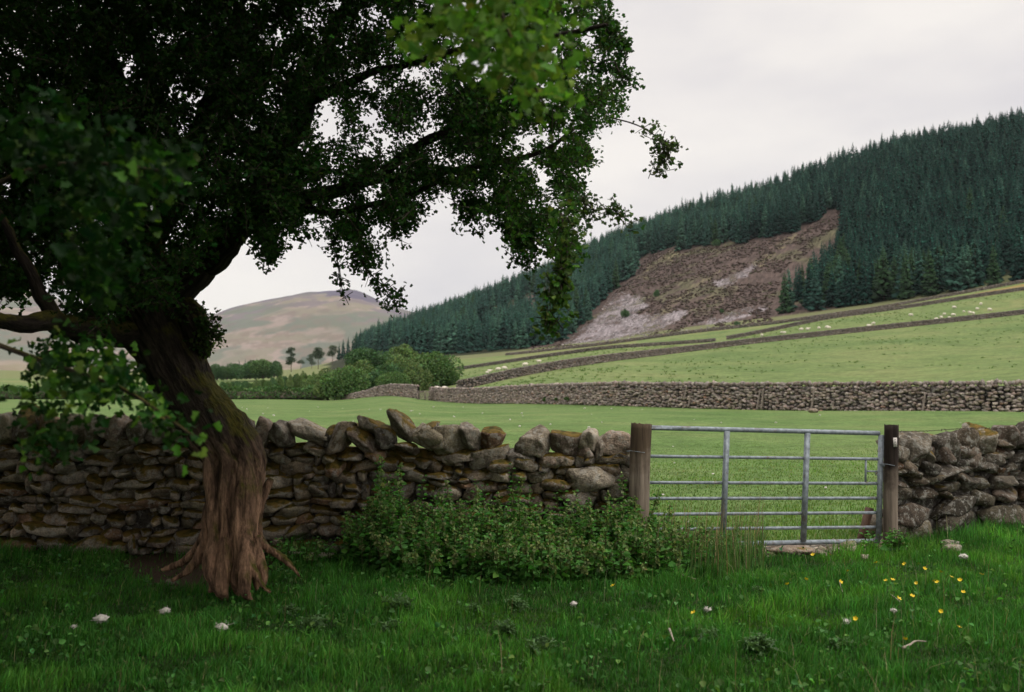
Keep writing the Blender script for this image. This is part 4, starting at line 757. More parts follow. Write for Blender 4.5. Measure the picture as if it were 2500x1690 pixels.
    Nn, Ln = ng.nodes, ng.links; gi = Nn.new('NodeGroupInput'); go = Nn.new('NodeGroupOutput'); jn = Nn.new('GeometryNodeJoinGeometry')
    def na(nm, dt='FLOAT'):
        q = Nn.new('GeometryNodeInputNamedAttribute'); q.data_type = dt; q.inputs['Name'].default_value = nm; return q.outputs[0]
    cx = Nn.new('ShaderNodeCombineXYZ'); Ln.new(na('rt'), cx.inputs[2]); m1 = Nn.new('ShaderNodeMath'); m1.operation = 'MULTIPLY'; Ln.new(na('sc'), m1.inputs[0]); Ln.new(na('wm'), m1.inputs[1])
    cs = Nn.new('ShaderNodeCombineXYZ'); Ln.new(m1.outputs[0], cs.inputs[0]); Ln.new(m1.outputs[0], cs.inputs[1]); Ln.new(na('sc'), cs.inputs[2])
    for kx in range(7):
        cmp_ = Nn.new('FunctionNodeCompare'); cmp_.data_type = 'INT'; cmp_.operation = 'EQUAL'; Ln.new(na('ix', 'INT'), cmp_.inputs[2]); cmp_.inputs[3].default_value = kx
        oi = Nn.new('GeometryNodeObjectInfo'); oi.transform_space = 'ORIGINAL'; oi.inputs['Object'].default_value = first[kx] or first[0]; oi.inputs['As Instance'].default_value = True
        ip = Nn.new('GeometryNodeInstanceOnPoints'); Ln.new(gi.outputs[0], ip.inputs['Points']); Ln.new(cmp_.outputs[0], ip.inputs['Selection']); Ln.new(oi.outputs['Geometry'], ip.inputs['Instance']); Ln.new(cx.outputs[0], ip.inputs['Rotation']); Ln.new(cs.outputs[0], ip.inputs['Scale']); Ln.new(ip.outputs[0], jn.inputs[0])
    Ln.new(jn.outputs[0], go.inputs[0]); md = ob.modifiers.new('plantation', 'NODES'); md.node_group = ng
    print('conifers', len(u), big.sum())
plant()
# ------------------------------------------------------------------ broadleaf trees, pines, hedge
def crown_mesh(name, g, n, rx, rz, size, tint, lobes=14, low=.0):
    n = int(n * 1.3)
    a = Acc(); Lc = unit(g.normal(0, 1, (lobes, 3))) * g.uniform(.25, .72, (lobes, 1)); Lc[:, 2] = np.abs(Lc[:, 2]) * 1.0 - low; Lr = g.uniform(.26, .5, lobes)
    k = g.integers(0, lobes, n); d = unit(g.normal(0, 1, (n, 3))); P = Lc[k] + d * (Lr[k] * g.uniform(.72, 1.05, n) ** .6)[:, None]; P = P * [rx, rx, rz]
    t = vary(g, n, tint, .12, .22) * np.exp(g.normal(0, .18, lobes))[k][:, None]; leaves(a, P, size * g.uniform(.7, 1.3, n), g, t, 'lobed', d, .8, .3); return a.mesh(name)
gbz = np.random.default_rng(23)
BT = [crown_mesh('crown', gbz, 5200, 1., 1., .075, c, 18, .35) for c in ((.13, .20, .07), (.10, .175, .06), (.15, .215, .08), (.075, .145, .06))]
for m_ in BT: m_.materials.append(M_FAR)
def trunk_mesh(name, r, h):
    a = Acc(); V, f, _ = tube([(0, 0, -.1 * h), (0, 0, .35 * h), (.02 * h, 0, .8 * h)], [r, r * .8, r * .35], 7); a.add(V, f); m_ = a.mesh(name); m_.materials.append(M_TRUNKF); return m_
TM = trunk_mesh('trunk', .05, 1.0)
def bush(name, label, cat, u, vb, vt, wpx, Y, k, group, trunk=True):
    b = U(u, vb, Y); h = (vb - vt) / F * Y; r = wpx / 2 / F * Y; o = tag(obj(name, None, None, None, b), label, cat, group)
    c = obj('crown', BT[k], None, o, (0, 0, h * .44)); c.scale = (r * 1.12, r, h * .62); c.rotation_euler = (0, 0, gbz.uniform(0, 6))
    if trunk: t = obj('trunk', TM, None, o); t.scale = (h, h, h * .6)
BL = [(1052, 948, 832, 150, 160, 1, 'large dense broadleaf tree at the right end of the grove'), (975, 952, 850, 110, 158, 0, 'pale green tree behind the right end of the grove'), (1010, 955, 868, 92, 150, 2, 'lighter green tree in front of the large dense one'), (930, 962, 866, 110, 150, 3, 'dark tree in the middle of the grove with a shaded foot'), (880, 968, 862, 100, 152, 0, 'grey green tree left of the dark middle tree'), (845, 972, 872, 120, 146, 1, 'broad round tree at the left of the grove'), (905, 905, 835, 120, 250, 3, 'hazy tree rising behind the grove below the spruces'), (985, 900, 828, 90, 255, 0, 'hazy pale tree behind the grove by the plantation foot'), (800, 974, 892, 90, 148, 2, 'bright green rounded tree where grove meets hedge'), (772, 970, 908, 70, 156, 0, 'small rounded tree just left of the grove'), (960, 962, 890, 80, 146, 1, 'low leafy tree over the bend of the wall'), (1085, 945, 880, 70, 158, 1, 'small tree at the very right tip of the grove')]
for (u, vb, vt, wp, Y, k, lb) in BL: bush('broadleaf_tree', lb, 'tree', u, vb, vt, wp, Y, k, 'broadleaf trees of the grove')
VT = [(530, 922, 880, 34, 420, 3, 'upright dark tree next to the hawthorn trunk, far across the valley'), (578, 920, 878, 40, 420, 3, 'dark tree in the middle of the far shelterbelt'), (610, 918, 868, 50, 425, 3, 'tallest round tree of the far shelterbelt'), (642, 917, 866, 56, 425, 1, 'rounded paler tree of the far shelterbelt'), (670, 914, 872, 28, 425, 3, 'last narrow tree at the right end of the far shelterbelt'), (555, 921, 890, 26, 420, 1, 'thin low tree of the far shelterbelt'), (270, 950, 915, 60, 320, 1, 'round tree seen left of the hawthorn trunk'), (180, 955, 920, 80, 320, 3, 'dark tree at the far left edge of the meadow')]
for (u, vb, vt, wp, Y, k, lb) in VT: bush('broadleaf_tree', lb, 'tree', u, vb + 4, vt - 2, wp * 1.35, Y, k, 'trees of the far shelterbelt')
g = gbz; ys = []
for (u, vb, vt, wp, k) in ((522, 922, 893, 34, 1), (545, 922, 884, 26, 3), (566, 921, 893, 30, 0), (590, 921, 880, 34, 3), (624, 920, 872, 44, 0), (632, 920, 892, 50, 3), (655, 919, 880, 36, 3), (603, 921, 895, 40, 2), (677, 918, 884, 26, 1)):
    bush('broadleaf_tree', 'rounded tree within the dense dark far shelterbelt', 'tree', u, vb + 3, vt, wp, 430 + g.uniform(-8, 12), k, 'trees packed in the far shelterbelt')
for (x, vb, vt) in ((570, 922, 884), (583, 922, 878), (562, 922, 890), (598, 922, 876)):
    b = U(x, vb, 440.); ob = obj('spruce', CM[5], None, None, b); sz = (vb - vt) / F * 440 / 22; ob.scale = (sz * .8, sz * .8, sz); tag(ob, 'narrow spruce poking up in the far shelterbelt', 'tree', 'spruces in the far shelterbelt')
for u in np.arange(548, 790, 9.5):
    u_ = u + g.uniform(-3, 3); top = np.interp(u_, [540, 640, 700, 790], [928, 926, 908, 900]) + g.uniform(-5, 5); bush('young_tree', 'young bushy tree in the green band behind the hedge', 'tree', u_, 950 + g.uniform(-3, 2), top, g.uniform(18, 30), g.uniform(200, 240), int(g.integers(0, 4)), 'young trees behind the hedge', False)
hedge = tag(obj('hedge', None), 'long clipped green hedge along the far edge of the meadow', 'hedge'); HB = U(200, 975, 150.); hedge.location = HB
a = Acc(); n = 16000; u = g.uniform(-300, 792, n); s = g.uniform(0, 1, n); vv = 972 - 26 * s * (1 + .12 * np.sin(u / 17) + .08 * np.sin(u / 7)); Yh = 150 + g.uniform(-1.4, 1.4, n) * np.sqrt(np.clip(1.15 - s, 0, 1)); P = U(u, vv, Yh)
leaves(a, P - HB, g.uniform(.2, .42, n), g, vary(g, n, (.085, .16, .055), .12, .25) * (1 + .25 * np.sin(u / 23))[:, None], 'lobed', np.array([[0, -.6, .5]])); obj('foliage', a.mesh('foliage'), M_FAR, hedge)
a = Acc(); V, f = box(0, 0, 0, 1, 1, 1); uu = np.linspace(-310, 788, 60); pb = U(uu, 974., 150.); pt = [np.stack([pb[:, 0], pb[:, 1] + dy, pb[:, 2] + dz], -1) for dy, dz in ((-.8, .2), (-.6, 1.2), (.6, 1.2), (.8, -.2))]; q = np.stack(pt, 1).reshape(-1, 3) - HB; i = np.arange(59)[:, None] * 4
a.add(q, [np.concatenate([np.stack([i + k, i + k + 4, i + k + 5, i + k + 1], -1).reshape(-1, 4) for k in range(3)])], (.03, .04, .02)); obj('stems', a.mesh('stems'), M_TRUNKF, hedge)
def pine(label, u, vb, vt, Y, blobs):
    b = U(u, vb, Y); h = (vb - vt) / F * Y; o = tag(obj('scots_pine', None, None, None, b), label, 'tree', 'lone scots pines'); t = obj('trunk', TM, None, o); t.scale = (h * .35, h * .35, h * 1.05)
    a = Acc()
    for (dx, dz, r) in blobs:
        n = int(300 * r * 6); d = unit(g.normal(0, 1, (n, 3))); P = d * g.uniform(.5, 1, (n, 1)) * np.array([r * 1.1, r, r * .6]) * h * g.uniform(.75, 1.3, (n, 1)) + np.array([dx, 0, dz]) * h; leaves(a, P, .045 * h * g.uniform(.7, 1.2, n), g, vary(g, n, (.075, .105, .07), .1, .25), 'plain', d, 1.2)
    obj('crown', a.mesh('crown'), M_FAR, o)
pine('tall lone pine with a flat tuft above lower clumps', 711, 903, 849, 420, [(0, .93, .14), (-.1, .8, .12), (.05, .68, .1), (-.06, .5, .16), (.02, .42, .17), (-.12, .3, .12)])
pine('short flat topped pine between the tall ones', 734, 900, 879, 420, [(0, .85, .3), (.22, .7, .25), (-.25, .7, .22)])
pine('tall broad crowned pine right of the short one', 777, 896, 846, 420, [(0, .85, .17), (-.08, .7, .2), (.1, .66, .2), (0, .5, .18)])
pine('bushy pine leaning on the broad crowned one', 761, 897, 862, 418, [(0, .8, .22), (-.1, .55, .24), (.05, .3, .2)])
pine('pine at the left end of the spruce wood', 812, 886, 842, 430, [(0, .85, .2), (.05, .65, .24), (-.1, .5, .22)])
for (x, vb, vt) in ((828, 878, 836), (838, 876, 826), (850, 874, 822), (862, 872, 818), (872, 870, 812), (884, 868, 816)):
    b = U(x, vb, 560.); ob = obj('spruce', CM[int(g.integers(0, 4))], None, None, b); s = (vb - vt) / F * 560 / 22; ob.scale = (s, s, s); tag(ob, 'spruce in the clump at the left tip of the plantation', 'tree', 'spruces at the left tip')
for (x, y, wp, hp, lb) in ((1602, 722, 15, 20, 'dark round juniper in the middle of the brown scree'), (1527, 772, 24, 22, 'spreading brown green bush on the pale scree'), (1763, 762, 11, 12, 'small dark bush just above the grey rubble streak'), (1800, 796, 16, 16, 'dark green bush at the foot of the scree by the wall'), (1749, 598, 20, 20, 'pale green bush at the foot of the upper spruces'), (1998, 530, 15, 14, 'small bright bush high at the top corner of the scree')):
    P, t_ = hit(x, y); bush('juniper_bush', lb, 'bush', x, y + 2, y - hp, wp, float(P[0, 1]), 3 if wp < 30 else 1, 'bushes on the scree', False)
for k, (x, y) in enumerate(((1180, 742), (1212, 728), (1246, 712), (1282, 704), (1288, 702), (1225, 722))):
    P, t_ = hit(x, y); bush('birch_bush', 'small pale birch in the grassy ride, %s of its row' % ORD[[0, 1, 3, 4, 5, 2][k]], 'bush', x, y + 2, y - g.uniform(12, 20), g.uniform(12, 18), float(P[0, 1]), 2, 'birches in the plantation ride', False)
for (x, y, wp, hp) in ((1332, 980, 16, 14), (1362, 979, 18, 11), (1388, 978, 24, 13)):
    P = land([x], [1.])[0]; bush('nettle_clump', 'green weed clump at the foot of the meadow wall, %s' % ('leftmost' if x < 1350 else 'middle one' if x < 1380 else 'widest'), 'weeds', x, y, y - hp, wp, float(P[1]) - .7, 1, 'weed clumps at the wall foot', False)
# ------------------------------------------------------------------ sheep
def sheep_mesh(g, head):
    a = Acc(); V, Fc = ICO[3]; q = V * [.52, .27, .31]; q = q * (1 + .07 * fbm(V * 3 + g.uniform(0, 9, 3), 2, 3))[:, None]; q[:, 2] += .58; q[:, 2] -= .05 * np.cos(q[:, 0] * 3); a.add(q, [Fc], (.8, .72, .62))
    V, Fc = ICO[2]; c = (.66, 0, .72) if not head else (.62, 0, .28); a.add(V * [.17, .085, .1] @ np.array([[.8, 0, .5], [0, 1, 0], [-.5, 0, .8]]) + c, [Fc], (.72, .64, .55))
    V2, f2, _ = tube([(.42, 0, .68), ((.42 + c[0]) / 2, 0, (.66 + c[2]) / 2), (c[0] - .02, 0, c[2])], [.17, .12, .08], 8); a.add(V2, f2, (.8, .72, .62))
    for s in (-1, 1):
        V3, f3, _ = tube([(c[0] - .08, s * .05, c[2] + .07), (c[0] - .1, s * .16, c[2] + .09)], [.035, .012], 5); a.add(V3, f3, (.72, .62, .55))
        for x in (-.33, .3): V4, f4, _ = tube([(x, s * .14, .5), (x + .02, s * .14, .25), (x, s * .14, -.04)], [.075, .04, .035], 6); a.add(V4, f4, (.55, .5, .45))
    return a.mesh('sheep')
SM = [sheep_mesh(g, 0), sheep_mesh(g, 1)]; mS, Nn, Ln, b_ = mat("fleece", .95, .1); Ln.new(attr(Nn, 'tint'), b_.inputs['Base Color'])
for m_ in SM: m_.materials.append(mS)
def put_sheep(lst, where, group):
    for k, (x, y, s) in enumerate(lst):
        P, t_ = hit(x, y); o = obj('sheep', SM[k % 2 if k % 3 else 1], None, None, P[0]); o.rotation_euler = (0, 0, g.choice([0, math.pi]) + g.normal(0, .35)); s *= .86; o.scale = (s, s, s)
        tag(o, 'white sheep %s, %s' % (where, ORD[k]), 'sheep', group)
put_sheep([(1066, 954, 1), (1085, 955, 1), (1127, 917, .7), (1189, 914, .7), (1195, 911, 1.05), (1217, 907, 1.1), (1231, 905, 1.15), (1283, 896, 1.2), (1316, 888, 1.1)], 'grazing by the slanting brown wall', 'sheep by the slanting wall')
put_sheep([(1860, 822, 1.1), (1909, 815, 1.), (1915, 816, 1.1), (1957, 807, 1.15), (1972, 808, 1.25), (1999, 804, 1.1), (2020, 802, 1.2), (2025, 803, 1.0), (2121, 799, 1.3), (2133, 792, 1.1), (2141, 803, .9)], 'in the high pasture, left-hand flock', 'sheep of the left-hand flock')
put_sheep([(2223, 772, 1.2), (2286, 783, 1.2), (2298, 778, 1.2), (2306, 770, 1.), (2318, 778, .9), (2327, 772, 1.25), (2329, 754, 1.2), (2353, 763, .8), (2368, 767, 1.3), (2376, 769, 1.3), (2386, 758, 1.1), (2395, 747, 1.2), (2416, 760, 1.3)], 'in the high pasture, right-hand flock', 'sheep of the right-hand flock')
# ------------------------------------------------------------------ grass, nettles and small things on the ground
gg = np.random.default_rng(41)
def blades(acc, P, h, w_, g, tint, lean=.45, wind=(0.1, .05)):
    n = len(P); th = g.uniform(0, 6.283, n); ld = np.stack([np.cos(th), np.sin(th), 0 * th], -1) * np.abs(g.normal(0, lean, (n, 1))) + np.array([wind[0], wind[1], 0]); sd_ = np.stack([-np.sin(th + g.normal(0, .6, n)), np.cos(th), 0 * th], -1)
    h = h[:, None]; w_ = np.broadcast_to(w_, (n,))[:, None]; up = np.array([0, 0, 1.])
    m1 = P + up * h * .55 + ld * h * .28; tp = P + up * h * .93 + ld * h * .95
    V = np.stack([P - sd_ * w_, P + sd_ * w_, m1 - sd_ * w_ * .8, m1 + sd_ * w_ * .8, tp], 1).reshape(-1, 3); b = (np.arange(n) * 5)[:, None]
    acc.add(V, [b + np.array([[0, 1, 3, 2]]), b + np.array([[2, 3, 4]])], np.repeat(tint, 5, 0))
def in_view(P, m=260): u, v = PJ(P); return (u > -m) & (u < 2500 + m)
def foreground(n):
    out = []; c = 0
    while c < n:
        Y = 3.9 + 6.6 * gg.random(n) ** 1.15; X = gg.uniform(-1, 1, n) * (Y * .62 + .5); k = (Y < wallY(X) + .02); d, gvl = near_mask(X, Y); k &= (gg.random(n) > d * .93) & (gvl < .5); out.append(np.stack([X[k], Y[k], zn(X[k], Y[k])], -1)); c += k.sum()
    return np.concatenate(out)[:n]
P = foreground(190000); big = fbm(xy0(P[:, 0], P[:, 1], 1.5), 61, 3); sm = fbm(xy0(P[:, 0], P[:, 1], 6.), 63, 2)
uu, vv = PJ(P)
h = .052 * (1 + 1.0 * big + 1.15 * sm) * gg.uniform(.6, 1.4, len(P)); h = h * (1 + .9 * sstep(-1.0, -.2, P[:, 1] - wallY(P[:, 0])) * (gg.random(len(P)) < .6)) * (1 + .8 * sstep(1500, 1650, uu) * sstep(1500, 1400, vv) * sstep(1850, 1700, uu)); h = np.clip(h, .022, .3)
t = vary(gg, len(P), (.046, .150, .024), .14, .25) * (1 + .35 * big + .2 * sm)[:, None]; yl = (sstep(-.1, .45, fbm(xy0(P[:, 0], P[:, 1], 1.6), 68, 3)) * (.45 + .55 * sstep(-.8, .8, P[:, 0])))[:, None]; t *= np.exp(.35 * fbm(xy0(P[:, 0], P[:, 1], 3.5), 69, 2))[:, None]; t = t * (1 - yl) + t * np.array([1.75, 1.42, 1.1]) * yl
yel = (gg.random(len(P)) < .035); t[yel] = np.array([.17, .20, .08]) * gg.uniform(.7, 1.2, (yel.sum(), 1)); dk = sm < -.35; t[dk] *= .75
a = Acc(); blades(a, P, h, gg.uniform(.002, .0042, len(P)), gg, t, .5); tag(obj('grass', a.mesh('grass', False), M_GRASS), 'long green grass in front of the wall and gate', 'grass', None, 'stuff')
a = Acc(); n = 9000; P2 = foreground(n); k = fbm(xy0(P2[:, 0], P2[:, 1], 2.8), 85, 3) > .06; P2 = P2[k]; n = len(P2); leaves(a, P2 + np.stack([0 * P2[:, 0], 0 * P2[:, 0], gg.uniform(.02, .085, n)], -1), gg.uniform(.018, .045, n), gg, vary(gg, n, (.07, .165, .04), .15, .3), 'plain', np.array([[0, 0, .2]]), 1.0, 1.2)
n = 420; P2 = foreground(n); uu2 = PJ(P2)[0]; sel = gg.random(n) < .35 + .6 * sstep(1200, 1900, uu2); P2 = P2[sel]; n = len(P2); blades(a, P2, gg.uniform(.14, .34, n), .0016, gg, vary(gg, n, (.22, .20, .11), .1, .25), .55)
n = 900; u2 = gg.uniform(1560, 1860, n); Y2 = gg.uniform(7.6, 8.9, n); P2 = np.stack([(u2 - 1250) / F * Y2, Y2, 0 * Y2], -1); P2 = P2[Y2 < wallY(P2[:, 0]) - .12]; n = len(P2); blades(a, P2, gg.uniform(.2, .5, n), .0028, gg, vary(gg, n, (.09, .17, .05), .15, .25), .3)
P2 = P2[:110]; n = len(P2); blades(a, P2, gg.uniform(.45, .75, n), .0025, gg, vary(gg, n, (.26, .18, .12), .1, .25), .12)
tag(obj('meadow_herbs', a.mesh('meadow_herbs', False), M_GRASS), 'clover leaves, dry stalks and tall sorrel among the grass by the gate', 'herbs', None, 'stuff')
n = 150000; Y = 9.2 + 22 * gg.random(n) ** 1.7; X = gg.uniform(-.62, .66, n) * Y; k = (Y > wallY(X) + .35); X, Y = X[k], Y[k]; P = np.stack([X, Y, zn(X, Y)], -1); d, gvl = near_mask(X, Y); P = P[gvl < .5]
b1_ = fbm(xy0(P[:, 0], P[:, 1], .7), 65, 3); b2 = fbm(xy0(P[:, 0], P[:, 1], 2.5), 66, 2); h = (.028 + .02 * b1_ + .012 * b2) * gg.uniform(.6, 1.4, len(P)) * (1 + P[:, 1] / 45); h = np.clip(h, .01, .06) * (1 - sstep(13, 27, P[:, 1]) * .9)
t = vary(gg, len(P), (.125, .20, .05), .12, .18) * (1 + .35 * b1_ + .15 * b2)[:, None]; yel = gg.random(len(P)) < .05; t[yel] = (.26, .25, .11)
a = Acc(); blades(a, P, h, .003 * (1 + P[:, 1] / 14), gg, t, .6); tag(obj('field_grass', a.mesh('field_grass', False), M_GRASS), 'short grazed grass of the meadow behind the gate', 'grass', None, 'stuff')
# nettle bed along the wall
def nettles(spots, name, label, g, hmin, hmax, seedy=.55, hf=None):
    st, lf, sdh = Acc(), Acc(), Acc(); n = len(spots); H = g.uniform(hmin, hmax, n) * (1 if hf is None else hf); ln = g.normal(0, .09, (n, 2))
    for i in range(n):
        b = spots[i]; h_ = H[i]; top = b + np.array([ln[i, 0] * h_, ln[i, 1] * h_ - .03, h_]); mid = (b + top) / 2 + np.array([ln[i, 0] * -.06, 0, 0.]); V, f, _ = tube([b, mid, top], [.004, .0035, .0018], 4, False); st.add(V, f, (.07, .085, .03))
        m = int(h_ / .042); z = np.linspace(.12, .98, m); q = b + (top - b) * z[:, None]; a0 = g.uniform(0, 6.28)
        ang = a0 + np.arange(m) * 1.57 + g.normal(0, .3, m); sz = (.075 - .05 * z ** 2) * g.uniform(.8, 1.25, m)
        for s in (0, math.pi):
            d = np.stack([np.cos(ang + s), np.sin(ang + s), -.25 + .5 * z], -1); leaves(lf, q + d * .012, sz, g, vary(g, m, (.075, .195, .042), .1, .25), 'plain', d * 2.2, .3, 1.2)
        if g.random() < seedy:
            m2 = 16; z2 = g.uniform(.68, 1.03, m2); q2 = b + (top - b) * z2[:, None]; a2 = g.uniform(0, 6.28, m2); d2 = np.stack([np.cos(a2), np.sin(a2), -.7 + 0 * a2], -1); leaves(sdh, q2, .055 * (1.25 - z2 * .7), g, vary(g, m2, (.20, .25, .10), .1, .2), 'plain', d2, .3, .2)
    ob = tag(obj(name, None), label, 'nettles', None, 'stuff'); obj('stems', st.mesh('stems'), M_NETTLE, ob); obj('foliage', lf.mesh('foliage'), M_NETTLE, ob); obj('seed_heads', sdh.mesh('seed_heads'), M_NETTLE, ob)
gn = np.random.default_rng(43); sp_ = []
while len(sp_) < 680:
    u = gn.uniform(850, 1790); back = 8.62; front = np.interp(u, [850, 920, 1050, 1300, 1560, 1650, 1790], [8.1, 7.75, 7.45, 7.3, 7.35, 7.55, 8.3]); Y = gn.uniform(front, back); 
    if u > 1660 and gn.random() < (u - 1660) / 200: continue
    X = (u - 1250) / F * Y; sp_.append([X, Y, float(zn(X, Y))])
sp_ = np.array(sp_); nu = PJ(sp_)[0]; dep = 8.62 - sp_[:, 1]; nf = np.interp(nu, [840, 900, 980, 1250, 1480, 1600, 1700, 1790], [.6, .95, 1.08, 1.0, 1.05, .9, .75, .55]) * (1.08 - .42 * sstep(.4, 1.25, dep)) * (1 + .4 * fbm(xy0(sp_[:, 0], sp_[:, 1], 2.6), 81, 2)) * np.where(gn.random(len(sp_)) < .12, 1.35, 1.)
nettles(sp_, 'nettle_bed', 'bed of seeding green nettles against the wall beside the gate', gn, .27, .53, .7, nf)
sp2 = [[(u - 1250) / F * y, y, 0.] for u, y in zip(np.r_[gn.uniform(660, 860, 40), gn.uniform(2100, 2200, 26), gn.uniform(1790, 1850, 10)], np.r_[gn.uniform(8.2, 8.6, 40), gn.uniform(8.75, 9.1, 26), gn.uniform(8.2, 8.5, 10)])]
nettles(np.array(sp2), 'low_weeds', 'low weeds sprouting at the foot of wall and gate post', gn, .08, .24, .1)
# thistles
def thistle_mesh(g, r):
    a = Acc()
    for k in range(44):
        th = g.uniform(0, 6.28); el = g.uniform(.25, 1.35); d = np.array([math.cos(th) * math.cos(el), math.sin(th) * math.cos(el), math.sin(el)]); s = np.array([-math.sin(th), math.cos(th), 0]); Ln_ = r * g.uniform(.55, 1.15); up = np.cross(d, s); P = []; fs = []
        b0 = np.array([g.normal(0, .02), g.normal(0, .02), g.uniform(0, .05)])
        for j in range(9):
            f = j / 8; c = b0 + d * Ln_ * f + np.array([0, 0, -.45 * Ln_ * f * f]) + s * .02 * math.sin(j); w_ = Ln_ * .13 * (1 - f * .9) * (1.9 if j % 2 else .35); sh = d * (w_ * .6 if j % 2 else 0); P += [c - s * w_ + up * w_ * .7 + sh, c, c + s * w_ + up * w_ * .7 + sh]
        for j in range(8): fs += [(j * 3, j * 3 + 1, j * 3 + 4, j * 3 + 3), (j * 3 + 1, j * 3 + 2, j * 3 + 5, j * 3 + 4)]
        a.add(P, [np.array(fs)], np.array([.10, .175, .075]) * math.exp(g.normal(0, .3)))
    m_ = a.mesh('thistle', False); m_.materials.append(M_NETTLE); return m_
TH = [thistle_mesh(gn, .135) for _ in range(4)]
THS = [(975, 1500, 1.1), (955, 1545, .9), (1150, 1500, .8), (1262, 1490, 1.), (1235, 1550, .7), (1320, 1600, 1.1), (1845, 1595, 1.2), (1730, 1570, .8), (2050, 1585, .8), (1850, 1450, .7), (700, 1505, .9), (760, 1545, 1.)]
def ground_at(u, v):
    lo, hi = 3.5, 40.
    for _ in range(40):
        m_ = (lo + hi) / 2; p = U(u, v, m_)
        if p[2] > zn(p[0], p[1]): lo = m_
        else: hi = m_
    return U(u, v, lo)
for k, (x, y, s) in enumerate(THS):
    p = ground_at(x, y); o = obj('thistle', TH[k % 4], None, None, p, gn.uniform(0, 6)); o.scale = (s, s, s * gn.uniform(.8, 1.3)); tag(o, 'grey green spiny thistle rosette in the foreground grass', 'thistle', 'thistles in the grass')
# buttercups
def cup():
    hd = Acc(); pts = []; fs = []
    for k in range(5):
        t = k * 1.2566; d = np.array([math.cos(t), math.sin(t), 0]); s = np.array([-d[1], d[0], 0]); pts += [np.zeros(3), d * .008 + s * .006 + [0, 0, .004], d * .013 + [0, 0, .009], d * .008 - s * .006 + [0, 0, .004]]; fs.append((k * 4, k * 4 + 1, k * 4 + 2, k * 4 + 3))
    hd.add(pts, [np.array(fs)]); m1 = hd.mesh('flower_head', False); m1.materials.append(M_YEL); st = Acc(); V, f, _ = tube([(0, 0, -.02), (.01, 0, .09), (0, .01, .175)], [.0018, .0015, .0012], 4); st.add(V, f); m2 = st.mesh('stem'); m2.materials.append(M_STEM); return m1, m2
CH, CS = cup()
for k, (x, y) in enumerate([(2028, 1377), (2072, 1417), (2142, 1401), (2211, 1405), (2165, 1441), (2182, 1451), (2240, 1448), (2283, 1443), (2300, 1428), (2325, 1435), (2292, 1459), (2347, 1452), (2054, 1457), (1924, 1464), (2197, 1507), (2092, 1553), (1695, 1544), (2300, 1528), (2345, 1570), (2213, 1607), (1970, 1444), (2230, 1500), (1987, 1384), (1498, 1470), (2355, 1478), (2400, 1440), (2260, 1415)]):
    p = ground_at(x, y + 32); o = tag(obj('buttercup', None, None, None, p), 'small yellow buttercup in the grass before the gate', 'flower', 'buttercups in the grass'); s = gn.uniform(.9, 1.15); o.scale = (s, s, s); hd = obj('flower_head', CH, None, o, (0, .01, .175)); hd.rotation_euler = (gn.uniform(.2, .9), gn.normal(0, .3), gn.uniform(0, 6)); hd.scale = (1.25,) * 3; obj('stem', CS, None, o)
# tufts of wool, stones, sticks
def wool(x, y, r, label):
    p = ground_at(x, y); V, Fc = ICO[3]; d = fbm(V * 2.2 + gn.uniform(0, 30, 3), 3, 3) * .55 + fbm(V * 8, 4, 2) * .3; a = Acc(); q = V * (1 + d)[:, None] * np.array([r, r * .7, r * .6]); a.add(q, [Fc]); V2 = []
    for k in range(26):
        dd = unit(gn.normal(0, 1, 3)); Vt, f, _ = tube([dd * r * .6, dd * r * 1.05 + gn.normal(0, .15 * r, 3), dd * r * 1.4 + gn.normal(0, .3 * r, 3)], [.0022, .0015, .0006], 3); a.add(Vt * [1, .8, .7], f)
    tag(obj('wool_tuft', a.mesh('wool_tuft'), M_WOOL, None, p + [0, 0, .055]), label, 'wool', 'tufts of shed wool in the grass')
wool(247, 1532, .042, 'largest white wool tuft, in the dark grass below the left wall'); wool(402, 1512, .034, 'long white wool tuft between two others below the tree'); wool(541, 1554, .036, 'white wool tuft by a bare brown patch below the tree roots'); wool(181, 1551, .016, 'tiny yellowish wool scrap beside the largest tuft')
wool(1400, 1494, .022, 'small white wool ball in front of the nettle bed'); wool(2352, 1374, .036, 'white wool tuft before the boulders of the short wall'); wool(2182, 1511, .022, 'greyish wool scrap beside a white twig'); wool(1728, 1508, .024, 'white wool scrap in the grass right of the nettles'); wool(2068, 1540, .026, 'upright pale wool tuft in the foreground grass')
def stone(x, y, wp, hp, label, group, k=1.1, sink=.25):
    p = ground_at(x, y); px = F / p[1]; V, Fc = rock(gn, 3, 14, .06); a = Acc(); a.add(V * (wp / 2 / px, wp / 2.4 / px, hp / 2 / px), [Fc], pal(gn, 1, k, [.2, .05, .3, 0, .35, 0, .1, 0])[0]); o = obj('stone', a.mesh('stone'), M_STONE2, None, p + [0, 0, hp / 2 / px * (1 - sink)], gn.uniform(-.3, .3)); tag(o, label, 'stone', group)
SG = 'loose stones on the ground'
